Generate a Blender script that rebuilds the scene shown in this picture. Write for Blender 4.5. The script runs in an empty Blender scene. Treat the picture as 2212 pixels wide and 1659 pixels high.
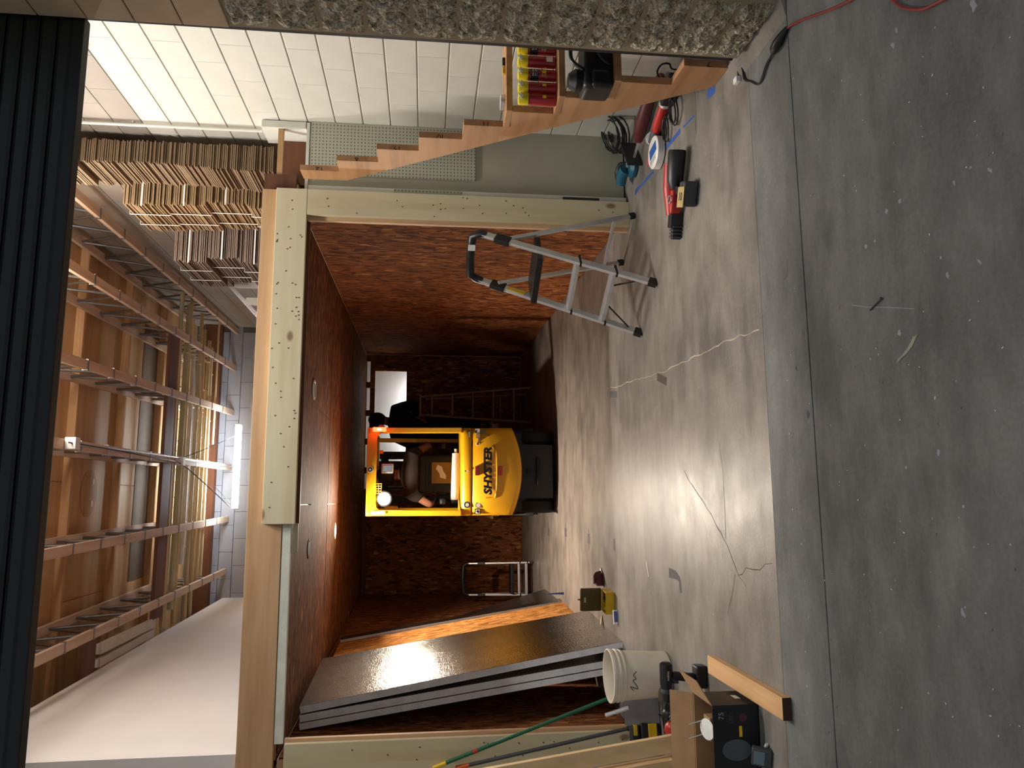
import bpy, bmesh, math, random
import numpy as np
from mathutils import Vector, Matrix
random.seed(7)
scene = bpy.context.scene
COL = scene.collection

# ---------------------------------------------------------------- camera (photo is turned a quarter: up in the room = left in the frame)
F_PX, CAM_H = 1630.0, 1.5
def _n(v):
    v = np.array(v, float); return v / np.linalg.norm(v)
_Y = _n((575 - 829.5, 917 - 1106, F_PX))
_D = np.array((657 - 829.5, 15500 - 1106, F_PX)); _D = _n(_D - _Y * np.dot(_D, _Y))
_R = np.cross(_D, _Y)
_M = np.array([_R, _Y, -_D])
_C = np.array((0, 0, CAM_H))
def ray(px, py): return _M @ np.array((1659 - py - 829.5, px - 1106, F_PX))
def G(px, py, z=0.0):
    d = ray(px, py); return Vector(_C + d * (z - CAM_H) / d[2])
def PY(px, py, Y):
    d = ray(px, py); return Vector(_C + d * Y / d[1])
def PX(px, py, X):
    d = ray(px, py); return Vector(_C + d * X / d[0])
def PL(px, py, p0, nn):
    d = ray(px, py); nn = np.array(nn, float)
    return Vector(_C + d * np.dot(np.array(p0, float) - _C, nn) / np.dot(d, nn))
cam_d = bpy.data.cameras.new('camera'); cam = bpy.data.objects.new('camera', cam_d); COL.objects.link(cam)
cam_d.sensor_fit = 'HORIZONTAL'; cam_d.sensor_width = 36; cam_d.lens = F_PX / 2212 * 36
cam_d.clip_start = .05; cam_d.clip_end = 200
_r, _d, _f = _M @ np.array((1, 0, 0)), _M @ np.array((0, 1, 0)), _M @ np.array((0, 0, 1))
cam.matrix_world = Matrix(((_d[0], _r[0], -_f[0], 0), (_d[1], _r[1], -_f[1], 0), (_d[2], _r[2], -_f[2], CAM_H), (0, 0, 0, 1)))
scene.camera = cam

# ---------------------------------------------------------------- world, exposure
W = bpy.data.worlds.new('night_sky'); scene.world = W; W.use_nodes = True
W.node_tree.nodes['Background'].inputs[0].default_value = (.86, .92, 1.0, 1)
W.node_tree.nodes['Background'].inputs[1].default_value = .40
vs = scene.view_settings
vs.view_transform = 'Standard'; vs.look = 'None'; vs.gamma = 1.0; vs.use_curve_mapping = False
vs.exposure = 0.0
POW = dict(front=128, loft=62, tube=34, down=72, work=11, cavity=9)

# ---------------------------------------------------------------- node helpers
def lin(h):
    h = h.lstrip('#'); o = []
    for i in (0, 2, 4):
        c = int(h[i:i+2], 16) / 255; o.append(c / 12.92 if c <= .04045 else ((c + .055) / 1.055) ** 2.4)
    return (*o, 1)
class NT:
    def __init__(s, name):
        s.m = bpy.data.materials.new(name); s.m.use_nodes = True; s.t = s.m.node_tree
        s.b = s.t.nodes['Principled BSDF']
    def n(s, typ, **kw):
        x = s.t.nodes.new('ShaderNode' + typ)
        for k, v in kw.items():
            if k.startswith('i_'): x.inputs[k[2:].replace('_', ' ')].default_value = v
            else: setattr(x, k, v)
        return x
    def l(s, a, b): s.t.links.new(a, b)
    def coord(s, scale=(1, 1, 1), rot=(0, 0, 0), loc=(0, 0, 0)):
        c = s.n('TexCoord'); m = s.n('Mapping'); m.inputs['Scale'].default_value = scale
        m.inputs['Rotation'].default_value = rot; m.inputs['Location'].default_value = loc
        s.l(c.outputs['Object'], m.inputs['Vector']); return m.outputs[0]
    def noise(s, vec, scale, detail=4, rough=.55):
        x = s.n('TexNoise'); x.inputs['Scale'].default_value = scale; x.inputs['Detail'].default_value = detail
        x.inputs['Roughness'].default_value = rough; s.l(vec, x.inputs['Vector']); return x.outputs['Fac']
    def vor(s, vec, scale, feat='F1', out='Distance'):
        x = s.n('TexVoronoi', feature=feat); x.inputs['Scale'].default_value = scale; s.l(vec, x.inputs['Vector']); return x.outputs[out]
    def ramp(s, fac, stops):
        x = s.n('ValToRGB'); e = x.color_ramp.elements
        while len(e) < len(stops): e.new(.5)
        for i, (p, c) in enumerate(stops): e[i].position = p; e[i].color = c
        s.l(fac, x.inputs[0]); return x.outputs[0]
    def mix(s, fac, a, b, mode='MIX'):
        x = s.n('MixRGB', blend_type=mode)
        for v, i in ((fac, 0), (a, 1), (b, 2)):
            if hasattr(v, 'links') or hasattr(v, 'is_linked'): s.l(v, x.inputs[i])
            else: x.inputs[i].default_value = v
        return x.outputs[0]
    def math(s, op, a, b=None):
        x = s.n('Math', operation=op)
        for v, i in ((a, 0), (b, 1)):
            if v is None: continue
            if hasattr(v, 'is_linked'): s.l(v, x.inputs[i])
            else: x.inputs[i].default_value = v
        return x.outputs[0]
    def bump(s, h, strength=.3, dist=.01):
        x = s.n('Bump'); x.inputs['Strength'].default_value = strength; x.inputs['Distance'].default_value = dist
        s.l(h, x.inputs['Height']); s.l(x.outputs[0], s.b.inputs['Normal'])
    def out(s, col=None, rough=.6, metal=0.0, spec=None):
        if col is not None:
            if hasattr(col, 'is_linked'): s.l(col, s.b.inputs['Base Color'])
            else: s.b.inputs['Base Color'].default_value = col
        if hasattr(rough, 'is_linked'): s.l(rough, s.b.inputs['Roughness'])
        else: s.b.inputs['Roughness'].default_value = rough
        s.b.inputs['Metallic'].default_value = metal
        if spec is not None: s.b.inputs['Specular IOR Level'].default_value = spec
        return s.m
def mul(c, k): return (c[0] * k, c[1] * k, c[2] * k, 1)
def plain(name, hexc, rough=.5, metal=0.0, var=.12, scale=9, bump=0.0, spec=None):
    t = NT(name); c = lin(hexc); v = t.coord()
    f = t.noise(v, scale)
    col = t.ramp(f, [(.3, mul(c, 1 - var)), (.7, mul(c, 1 + var))])
    if bump: t.bump(t.noise(v, scale * 12, 3), bump, .004)
    return t.out(col, rough, metal, spec)
def emit(name, col, strength):
    t = NT(name); t.b.inputs['Base Color'].default_value = (*col[:3], 1)
    t.b.inputs['Emission Color'].default_value = (*col[:3], 1); t.b.inputs['Emission Strength'].default_value = strength
    return t.m
AX = {'x': 0, 'y': 1, 'z': 2}
def wood(name, light, dark, axis='z', fine=16, knots=True, rough=.62, knot_scale=2.6, contrast=1.0):
    t = NT(name); a = AX[axis]
    sc = [fine, fine, fine]; sc[a] = .9
    v = t.coord(tuple(sc))
    g1 = t.noise(v, 1.0, 6, .6)
    sc2 = [4, 4, 4]; sc2[a] = .35
    g2 = t.noise(t.coord(tuple(sc2)), 1.6, 3)
    g = t.math('ADD', t.math('MULTIPLY', g1, .6), t.math('MULTIPLY', g2, .4))
    l, d = lin(light), lin(dark)
    col = t.ramp(g, [(.5 - .16 / contrast, d), (.5, mul(tuple((l[i] * .75 + d[i] * .25) for i in range(3)), 1)), (.5 + .12 / contrast, l)])
    if knots:
        ks = [knot_scale * 1.3] * 3; ks[a] = knot_scale * .75
        kd = t.vor(t.coord(tuple(ks), loc=(.37, .21, .53)), 1.0)
        k = t.ramp(kd, [(.06, (1, 1, 1, 1)), (.12, (0, 0, 0, 1))])
        col = t.mix(t.math('MULTIPLY', k, .75), col, lin('6b3f1c'))
    t.bump(g1, .12, .003)
    return t.out(col, rough)
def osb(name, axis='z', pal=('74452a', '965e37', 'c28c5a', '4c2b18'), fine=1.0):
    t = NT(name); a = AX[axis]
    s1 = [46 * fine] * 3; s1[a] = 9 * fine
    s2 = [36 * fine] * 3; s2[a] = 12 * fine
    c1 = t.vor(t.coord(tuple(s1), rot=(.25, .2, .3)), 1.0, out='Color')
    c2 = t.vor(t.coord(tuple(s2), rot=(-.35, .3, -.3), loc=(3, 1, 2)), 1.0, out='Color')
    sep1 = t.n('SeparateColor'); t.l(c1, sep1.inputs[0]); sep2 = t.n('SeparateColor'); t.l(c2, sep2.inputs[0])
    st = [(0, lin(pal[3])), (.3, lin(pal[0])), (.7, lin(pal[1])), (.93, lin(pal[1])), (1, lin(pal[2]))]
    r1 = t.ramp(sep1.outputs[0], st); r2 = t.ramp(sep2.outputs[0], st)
    m = t.mix(t.math('GREATER_THAN', sep2.outputs[1], .55), r1, r2)
    big = t.noise(t.coord(), 1.7, 3)
    m = t.mix(1.0, m, t.ramp(big, [(.3, (.78, .78, .78, 1)), (.7, (1.08, 1.05, 1.02, 1))]), 'MULTIPLY')
    t.bump(t.math('ADD', sep1.outputs[0], sep2.outputs[0]), .25, .004)
    return t.out(m, .8, 0.0, .12)

# ---------------------------------------------------------------- mesh helpers
class B:
    def __init__(s): s.bm = bmesh.new()
    def _fin(s, vs, bev, seg=2):
        if bev > 0:
            es = list({e for v in vs for e in v.link_edges})
            bmesh.ops.bevel(s.bm, geom=es, offset=bev, segments=seg, profile=.6, affect='EDGES', clamp_overlap=True)
    def box(s, x0, x1, y0, y1, z0, z1, bev=0.0, M=None, seg=2):
        m = Matrix.Translation(((x0+x1)/2, (y0+y1)/2, (z0+z1)/2)) @ Matrix.Diagonal((abs(x1-x0), abs(y1-y0), abs(z1-z0), 1))
        if M is not None: m = M @ m
        r = bmesh.ops.create_cube(s.bm, size=1, matrix=m); s._fin(r['verts'], bev, seg); return s
    def bar(s, p, q, w, h, up=(0, 0, 1), bev=0.0):
        p, q = Vector(p), Vector(q); d = q - p; L = d.length; z = d.normalized()
        u = Vector(up); x = u.cross(z)
        if x.length < 1e-5: x = Vector((1, 0, 0)).cross(z)
        x.normalize(); y = z.cross(x)
        M = Matrix(((x.x, y.x, z.x, 0), (x.y, y.y, z.y, 0), (x.z, y.z, z.z, 0), (0, 0, 0, 1)))
        M = Matrix.Translation(p) @ M
        return s.box(-w/2, w/2, -h/2, h/2, 0, L, bev, M)
    def tube(s, pts, r, seg=10, cap=True, closed=False):
        pts = [Vector(p) for p in pts]; n = len(pts)
        rr = r if isinstance(r, (list, tuple)) else [r] * n
        rings = []; prev = None
        for i, p in enumerate(pts):
            a = pts[i-1] if (i > 0 or closed) else pts[i]; b = pts[(i+1) % n] if (i < n-1 or closed) else pts[i]
            t = (b - a).normalized()
            if prev is None:
                u = Vector((0, 0, 1)) if abs(t.z) < .9 else Vector((1, 0, 0)); x = u.cross(t).normalized()
            else:
                x = (prev - t * prev.dot(t)).normalized()
            prev = x; y = t.cross(x)
            rings.append([s.bm.verts.new(p + (x * math.cos(2*math.pi*k/seg) + y * math.sin(2*math.pi*k/seg)) * rr[i]) for k in range(seg)])
        for i in range(n if closed else n - 1):
            A, C2 = rings[i], rings[(i+1) % n]
            for k in range(seg): s.bm.faces.new((A[k], A[(k+1) % seg], C2[(k+1) % seg], C2[k]))
        if cap and not closed:
            s.bm.faces.new(list(reversed(rings[0]))); s.bm.faces.new(rings[-1])
        return s
    def lathe(s, prof, seg=28, M=None, cap=True):
        M = M or Matrix(); rings = []
        for r, z in prof:
            rings.append([s.bm.verts.new(M @ Vector((r*math.cos(2*math.pi*k/seg), r*math.sin(2*math.pi*k/seg), z))) for k in range(seg)])
        for A, C2 in zip(rings, rings[1:]):
            for k in range(seg): s.bm.faces.new((A[k], A[(k+1) % seg], C2[(k+1) % seg], C2[k]))
        if cap:
            s.bm.faces.new(list(reversed(rings[0]))); s.bm.faces.new(rings[-1])
        return s
    def prism(s, poly, d, M=None, bev=0.0):
        M = M or Matrix()
        a = [s.bm.verts.new(M @ Vector((x, y, 0))) for x, y in poly]; b = [s.bm.verts.new(M @ Vector((x, y, d))) for x, y in poly]
        n = len(poly)
        s.bm.faces.new(list(reversed(a))); s.bm.faces.new(b)
        for i in range(n): s.bm.faces.new((a[i], a[(i+1) % n], b[(i+1) % n], b[i]))
        if bev: s._fin(a + b, bev)
        return s
    def loft(s, loops, cap=True):
        R = [[s.bm.verts.new(Vector(p)) for p in l] for l in loops]; n = len(R[0])
        for A, C2 in zip(R, R[1:]):
            for k in range(n): s.bm.faces.new((A[k], A[(k+1) % n], C2[(k+1) % n], C2[k]))
        if cap: s.bm.faces.new(list(reversed(R[0]))); s.bm.faces.new(R[-1])
        return s
    def quad(s, a, b, c, d):
        s.bm.faces.new([s.bm.verts.new(Vector(p)) for p in (a, b, c, d)]); return s
    def ico(s, c, r, sub=2, sc=(1, 1, 1)):
        M = Matrix.Translation(c) @ Matrix.Diagonal((*sc, 1)); bmesh.ops.create_icosphere(s.bm, subdivisions=sub, radius=r, matrix=M); return s
    def slab(s, quadpts, thick, nrm=None):
        P = [Vector(p) for p in quadpts]
        n = (P[1]-P[0]).cross(P[3]-P[0]).normalized() if nrm is None else Vector(nrm).normalized()
        return s.loft([P, [p + n * thick for p in P]])
    def mesh(s, name, mat=None, smooth=False, ang=40):
        bmesh.ops.recalc_face_normals(s.bm, faces=s.bm.faces[:])
        me = bpy.data.meshes.new(name); s.bm.to_mesh(me); s.bm.free()
        if mat: me.materials.append(mat)
        if smooth:
            me.shade_smooth(); me.set_sharp_from_angle(angle=math.radians(ang))
        return me
    def build(s, name, mat, parent=None, smooth=False, world=False, label=None, ang=40):
        o = bpy.data.objects.new(name, s.mesh(name, mat, smooth, ang)); COL.objects.link(o)
        if parent is not None:
            o.parent = parent
            if world: o.location = -Vector(parent.location) if parent.parent is None else Vector((0, 0, 0))
        if label: o['label'] = label
        return o
def tag(o, label, cat, group=None):
    o['label'] = label; o['category'] = cat
    if group: o['group'] = group
    return o
def thing(name, label, cat, loc=(0, 0, 0), rz=0.0, group=None):
    o = bpy.data.objects.new(name, None); COL.objects.link(o); o.empty_display_size = .05
    o.location = loc; o.rotation_euler = (0, 0, rz); return tag(o, label, cat, group)
def struct(o): o['kind'] = 'structure'; return o
def stuff(o): o['kind'] = 'stuff'; return o
def inst(name, me, parent, loc, rot=(0, 0, 0), scale=(1, 1, 1)):
    o = bpy.data.objects.new(name, me); COL.objects.link(o); o.parent = parent; o.location = loc; o.rotation_euler = rot; o.scale = scale; return o
def lamp(name, kind, parent, loc, energy, color=(1, 1, 1), rot=(0, 0, 0), **kw):
    d = bpy.data.lights.new(name, kind); d.energy = energy; d.color = color
    for k, v in kw.items(): setattr(d, k, v)
    o = bpy.data.objects.new(name, d); COL.objects.link(o); o.parent = parent; o.location = loc; o.rotation_euler = rot; return o
def text(body, size, pos, xd, yd, mat, parent=None, name='lettering', ext=.0008, bold=0.0, shear=0.0, sx=1.0, align='CENTER', world=False):
    cu = bpy.data.curves.new(name, 'FONT'); cu.body = body; cu.size = size; cu.extrude = ext; cu.offset = bold; cu.shear = shear
    cu.align_x = align; cu.align_y = 'CENTER'; cu.resolution_u = 2
    tmp = bpy.data.objects.new('tmp', cu); COL.objects.link(tmp)
    dg = bpy.context.evaluated_depsgraph_get(); me = bpy.data.meshes.new_from_object(tmp.evaluated_get(dg)); bpy.data.objects.remove(tmp)
    x, y = Vector(xd).normalized(), Vector(yd).normalized(); z = x.cross(y)
    M = Matrix.Translation(pos) @ Matrix(((x.x*sx, y.x, z.x, 0), (x.y*sx, y.y, z.y, 0), (x.z*sx, y.z, z.z, 0), (0, 0, 0, 1)))
    me.transform(M); me.materials.clear(); me.materials.append(mat); me.name = name
    o = bpy.data.objects.new(name, me); COL.objects.link(o)
    if parent is not None:
        o.parent = parent
        if world: o.location = -Vector(parent.location)
    return o
def ribbon(pts, w, z=.0009):
    """flat strip on the floor through the given points"""
    b = B(); P = [Vector((p[0], p[1], z)) for p in pts]; L = []; Rr = []
    for i, p in enumerate(P):
        t = (P[min(i+1, len(P)-1)] - P[max(i-1, 0)]).normalized(); nn = Vector((-t.y, t.x, 0)); ww = w[i] if isinstance(w, (list, tuple)) else w
        L.append(b.bm.verts.new(p + nn * ww / 2)); Rr.append(b.bm.verts.new(p - nn * ww / 2))
    for i in range(len(P) - 1): b.bm.faces.new((L[i], Rr[i], Rr[i+1], L[i+1]))
    return b
def spline(pts, n=8):
    P = [Vector(p) for p in pts]; P = [P[0]*2 - P[1]] + P + [P[-1]*2 - P[-2]]; out = []
    for i in range(1, len(P) - 2):
        for k in range(n):
            t = k / n; a, b_, c, d = P[i-1], P[i], P[i+1], P[i+2]
            out.append(.5 * ((2*b_) + (c - a)*t + (2*a - 5*b_ + 4*c - d)*t*t + (3*b_ - a - 3*c + d)*t**3))
    out.append(P[-2]); return out

# ---------------------------------------------------------------- materials
def concrete(name, c1, c2, rough=.5, gloss_var=.12, specks=True, streak='y'):
    t = NT(name); v = t.coord()
    big = t.noise(v, .9, 5, .6)
    mid = t.noise(t.coord((2.2, 5.5, 1)), 1.4, 6, .65)
    fin = t.noise(v, 60, 4, .7)
    f = t.math('ADD', t.math('MULTIPLY', big, .45), t.math('ADD', t.math('MULTIPLY', mid, .35), t.math('MULTIPLY', fin, .2)))
    a, b = lin(c1), lin(c2)
    col = t.ramp(f, [(.36, a), (.5, mul(tuple((a[i]+b[i])/2 for i in range(3)), 1)), (.64, b)])
    st = t.noise(t.coord((1.1, 2.0, 1), loc=(5, 2, 0)), 1.3, 4, .6)
    col = t.mix(t.ramp(st, [(.50, (0, 0, 0, 1)), (.68, (.6, .6, .6, 1))]), col, mul(a, .62))
    if specks:
        d = t.vor(t.coord(loc=(1, 7, 0)), 8.0); sp = t.ramp(d, [(.028, (1, 1, 1, 1)), (.05, (0, 0, 0, 1))])
        gate = t.noise(v, 3.1, 2); col = t.mix(t.math('MULTIPLY', sp, t.math('MULTIPLY', t.math('GREATER_THAN', gate, .5), .55)), col, lin('c9cdd2'))
        d2 = t.vor(t.coord(loc=(4, 2, 0)), 11.0); s2 = t.ramp(d2, [(.03, (1, 1, 1, 1)), (.06, (0, 0, 0, 1))])
        col = t.mix(t.math('MULTIPLY', s2, .6), col, mul(a, .3))
    r = t.math('ADD', t.math('MULTIPLY', t.noise(t.coord((1, 1, 1), loc=(9, 3, 0)), 5, 5, .65), gloss_var * 2), rough - gloss_var)
    t.bump(t.math('ADD', fin, t.math('MULTIPLY', t.noise(v, 220, 2), .6)), .18, .003)
    return t.out(col, r)
MAT = {}
MAT['floor_in'] = concrete('sealed_concrete', '5e5953', '9a938a', .40, .16)
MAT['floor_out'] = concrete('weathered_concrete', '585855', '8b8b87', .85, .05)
def splitface():
    t = NT('split_face_block'); v = t.coord()
    n1 = t.noise(v, 26, 6, .7); n2 = t.vor(v, 70); n3 = t.noise(v, 110, 3)
    f = t.math('ADD', t.math('MULTIPLY', n1, .65), t.math('MULTIPLY', n3, .35))
    col = t.ramp(f, [(.36, lin('3f382c')), (.45, lin('a09276')), (.54, lin('d8cdb2')), (.66, lin('f6efdf'))])
    t.bump(t.math('ADD', n1, t.math('MULTIPLY', n2, .8)), 1.0, .035)
    return t.out(col, .9)
MAT['split'] = splitface()
MAT['tan_block'] = plain('tan_painted_block', 'b39a78', .8, var=.07, bump=.2)
MAT['mortar'] = plain('mortar', '8e8068', .9)
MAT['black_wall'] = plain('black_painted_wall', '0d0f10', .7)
MAT['door_steel'] = plain('dark_green_painted_steel', '0d110f', .5, .2, var=.05)
MAT['door_black'] = plain('black_steel', '0a0b0b', .55, .2)
def painted_block(name, c):
    t = NT(name); v = t.coord(); a = lin(c)
    n = t.noise(v, 3.5, 4); d = t.vor(t.coord(loc=(2, 3, 1)), 34); pit = t.ramp(d, [(.06, (1, 1, 1, 1)), (.12, (0, 0, 0, 1))])
    g = t.math('GREATER_THAN', t.noise(v, 14, 2), .54)
    col = t.mix(t.math('MULTIPLY', t.math('MULTIPLY', pit, g), .75), t.ramp(n, [(.3, mul(a, .93)), (.7, mul(a, 1.04))]), lin('6f6a60'))
    t.bump(t.noise(v, 120, 3), .2, .003)
    return t.out(col, .6)
MAT['white_block'] = painted_block('white_painted_block', 'd3d0c4')
MAT['grey_block'] = painted_block('bare_grey_block', '9c9388')
MAT['back_block'] = painted_block('cool_grey_block', 'a3a5ac')
MAT['joint_white'] = plain('painted_joint', 'aaa594', .8)
MAT['joint_grey'] = plain('grey_joint', '6f6a66', .85)
MAT['drywall'] = plain('white_drywall', 'e3dfdb', .75, var=.03, scale=3)
MAT['panel_grey'] = plain('grey_green_painted_board', 'a9a794', .65, var=.06, scale=2.5)
MAT['white_trim'] = plain('white_painted_trim', 'd6d4c8', .55, var=.06)
MAT['foam_edge'] = plain('pale_foam', 'd9dccd', .8, bump=.4)
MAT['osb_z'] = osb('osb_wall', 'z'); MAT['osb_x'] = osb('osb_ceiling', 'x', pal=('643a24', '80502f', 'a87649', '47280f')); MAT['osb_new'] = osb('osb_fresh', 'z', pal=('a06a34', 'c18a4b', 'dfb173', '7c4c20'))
MAT['ply'] = wood('fir_plywood', 'd6b283', 'b48a58', 'x', 7, knots=False, contrast=.8)
MAT['purlin'] = wood('aged_fir', 'd3a877', 'b08250', 'x', 14, knot_scale=1.5)
MAT['chord'] = wood('truss_fir', 'd9c0a8', 'b6937a', 'y', 16, knot_scale=2)
MAT['beam'] = wood('douglas_fir_beam', 'cba57c', 'ae855c', 'x', 12, knot_scale=1.2)
MAT['pine_x'] = wood('pale_pine_x', 'd6cdae', 'c3b48c', 'x', 11, knot_scale=3.2)
MAT['pine_z'] = wood('pale_pine_z', 'd2c8a6', 'bfae84', 'z', 11, knot_scale=3.2)
MAT['stud'] = wood('pinkish_stud', 'd2ad86', 'b98d66', 'z', 20, knots=False)
MAT['dark_plank'] = wood('dark_brown_plank', '6e4226', '4c2a17', 'x', 14, knots=False)
MAT['stringer'] = wood('fir_stringer', 'b88a60', '93663f', 'y', 14, knot_scale=1.9, rough=.55)
MAT['steel'] = plain('galvanised_steel', '8d9095', .4, .9)
MAT['alu'] = plain('brushed_aluminium', 'd6d7d8', .36, .7)
MAT['black'] = plain('black_plastic', '141416', .45)
MAT['black_matte'] = plain('black_rubber', '0c0c0d', .8)
MAT['dkgrey'] = plain('dark_grey_plastic', '3a3b3e', .55)
MAT['white_pl'] = plain('white_plastic', 'e6e4de', .4)
MAT['bucketm'] = plain('milky_bucket_plastic', 'dfd6c4', .45, var=.06)
MAT['red'] = plain('red_plastic', 'b3271f', .4)
MAT['maroon'] = plain('maroon_plastic', '5a1f26', .45)
MAT['teal'] = plain('teal_plastic', '1f5a70', .4)
MAT['yellow'] = plain('yellow_plastic', 'e0b91a', .4)
MAT['green'] = plain('green_coated_pole', '0f5a3a', .4)
MAT['orange'] = plain('orange_plastic', 'd0581e', .5)
MAT['bluetape'] = plain('blue_masking_tape', '2f4f9a', .8)
MAT['greytape'] = plain('grey_duct_tape', '4a474c', .7)
MAT['crack'] = plain('crack_filling', '4c453d', .9)
MAT['crackl'] = plain('pale_crack_filling', 'b5a893', .9)
MAT['card'] = plain('brown_cardboard', '806a50', .85, var=.1)
MAT['card2'] = plain('tan_cardboard', '967c5a', .85, var=.08)
MAT['card3'] = plain('grey_brown_cardboard', '78665a', .85, var=.1)
MAT['bamboo'] = wood('bamboo', 'd8c8a0', 'b09a6c', 'x', 20, knots=False)
MAT['bamboo2'] = wood('greenish_bamboo', 'cbc7a6', 'a09b7a', 'x', 20, knots=False)
MAT['glass_tag'] = plain('pale_label', 'd8d8d2', .5)

# ---------------------------------------------------------------- floor
fl = struct(B().box(-3.2, 4.4, 3.16, 12.6, -.12, 0).build('floor', MAT['floor_in']))
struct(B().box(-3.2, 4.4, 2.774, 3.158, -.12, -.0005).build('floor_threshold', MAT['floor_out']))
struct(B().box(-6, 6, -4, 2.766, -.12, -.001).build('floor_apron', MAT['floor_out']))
def crack(pix, w, m, name='crack', z=.0006):
    P = []
    for a, b_ in zip(pix, pix[1:]):
        A, C2 = G(*a), G(*b_); n = max(2, int((C2 - A).length / .05))
        for k in range(n): P.append(A.lerp(C2, k / n) + Vector((random.uniform(-.008, .008), random.uniform(-.008, .008), 0)))
    P.append(G(*pix[-1]))
    return ribbon(P, [w * random.uniform(.4, 1.3) for _ in P], z).build(name, m, fl)
crack([(1316, 838), (1345, 832), (1368, 821), (1400, 814), (1440, 800), (1480, 781), (1560, 740), (1640, 712)], .006, MAT['crackl'])
crack([(1478, 1018), (1508, 1068), (1536, 1110), (1572, 1183), (1597, 1246), (1612, 1268)], .004, MAT['crack'])
crack([(1597, 1246), (1612, 1230), (1640, 1228), (1668, 1217)], .004, MAT['crack'])
crack([(1552, 950), (1562, 1030), (1566, 1100), (1568, 1165)], .003, MAT['crack'])
crack([(1572, 1330), (1580, 1290), (1588, 1240)], .003, MAT['crack'])
crack([(1500, 182), (1503, 230), (1504, 290)], .005, MAT['crack'])
for c, w, h in (((1185, 1150), .5, .09), ((1222, 1151), .36, .1), ((1272, 1165), .36, .08), ((1327, 1178), .12, .04)):
    p = G(*c)
    ribbon([p + Vector((-w/4, 0, 0)), p + Vector((w/4, 0, 0))], .025).build('floor_tape', MAT['greytape'], fl)
    ribbon([p + Vector((-.04, .0, 0)), p + Vector((.05, .0, 0))], h * 1.2, .0012).build('floor_tape', MAT['greytape'], fl)
ribbon([G(1318, 852), G(1333, 852)], .05).build('floor_tape', MAT['greytape'], fl)
ribbon([G(1445, 1237), G(1460, 1242), G(1468, 1252), G(1471, 1281)], [.06, .05, .035, .03]).build('floor_tape', MAT['greytape'], fl)
ribbon([G(1396, 1213), G(1401, 1246)], .012).build('floor_tape', MAT['white_pl'], fl)
for a, b_, w in (((1372, 417), (1378, 408), .035), ((1378, 408), (1412, 370), .022), ((1440, 318), (1470, 282), .03), ((1476, 275), (1500, 250), .012), ((1528, 205), (1545, 190), .05)):
    ribbon([G(*a), G(*b_)], w).build('blue_tape', MAT['bluetape'], fl)
ribbon([G(1420, 814), G(1440, 824)], .05).build('floor_stain', MAT['crack'], fl)

ap = bpy.data.objects['floor_apron']
DUST = plain('white_dust', '9fa3a6', .95)
rb = random.Random(21)
def blob(px, py, r, ex=1.0, a0=0.0):
    c = G(px, py, -.0005); n = 11; b = B()
    P = []
    for i in range(n):
        a = 2 * math.pi * i / n; k = r * rb.uniform(.55, 1.15); x, y = k * ex * math.cos(a), k * math.sin(a)
        P.append(b.bm.verts.new(c + Vector((x * math.cos(a0) - y * math.sin(a0), x * math.sin(a0) + y * math.cos(a0), 0))))
    b.bm.faces.new(P); return b.build('dust_smear', DUST, ap)
for px, py, r, ex, a0 in ((1928, 97, .009, 1.6, .3), (1936, 66, .005, 3, .2), (2102, 9, .013, 2.2, .3), (1943, 435, .009, 1, 0), (1915, 457, .009, 1.2, 0), (2096, 362, .006, 1, 0), (2061, 395, .005, 2, .5), (2138, 368, .005, 2.4, .8),
        (1871, 532, .008, 1.2, .4), (1943, 720, .011, 1.1, 0), (2047, 595, .008, 1.2, .2), (1746, 896, .012, 1.5, 0), (2027, 978, .008, 1.2, 0), (1720, 795, .01, 1.6, .4), (1897, 766, .005, 1, 0), (2115, 565, .005, 3, .7), (1957, 1010, .006, 1, 0), (2080, 1325, .009, 1.5, .4)): blob(px, py, r, ex, a0)
ribbon([G(1840, 659), G(1870, 663), G(1915, 664), G(1974, 667)], .0022, -.0004).build('floor_scratch', DUST, ap)
ribbon([G(1700, 560), G(1702, 590), G(1694, 604)], .004, -.0004).build('floor_mark', MAT['crack'], ap)

# ---------------------------------------------------------------- front wall (split-face jamb, rolling door)
BED0, CO = .167, .202
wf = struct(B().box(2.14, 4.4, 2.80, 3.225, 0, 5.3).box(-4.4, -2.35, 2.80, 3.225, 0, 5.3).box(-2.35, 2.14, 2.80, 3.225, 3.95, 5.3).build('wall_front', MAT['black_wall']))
def split_mesh(seed, h, L=.40):
    rnd = random.Random(seed); b = B(); nu, nv = 16, 9; g = []
    for j in range(nv + 1):
        row = []
        for i in range(nu + 1):
            e = min(i, nu - i, j * 1.6, (nv - j) * 1.6)
            k = min(1, e / 2.2)
            row.append(b.bm.verts.new((-(.012 + k * .022 + rnd.uniform(-.009, .011) * (.35 + k)), -L/2 + L * i / nu, h * j / nv)))
        g.append(row)
    for j in range(nv):
        for i in range(nu): b.bm.faces.new((g[j][i], g[j][i+1], g[j+1][i+1], g[j+1][i]))
    bl = [b.bm.verts.new((.02, -L/2, 0)), b.bm.verts.new((.02, L/2, 0)), b.bm.verts.new((.02, L/2, h)), b.bm.verts.new((.02, -L/2, h))]
    b.bm.faces.new(bl)
    b.bm.faces.new(g[0][::-1] + [bl[0], bl[1]][::1]); b.bm.faces.new(g[-1] + [bl[2], bl[3]])
    b.bm.faces.new([r[0] for r in g] + [bl[3], bl[0]]); b.bm.faces.new([r[-1] for r in g][::-1] + [bl[1], bl[2]])
    return b.mesh('split_face_block', MAT['split'])
SPL = [split_mesh(s, .196) for s in range(5)]
low = split_mesh(9, .150)
smb = B().box(-.028, .02, -.2, .2, 0, .196, .004).mesh('smooth_block', MAT['tan_block'])
inst('split_face_block', low, wf, (2.128, 3.012, .014))
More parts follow.
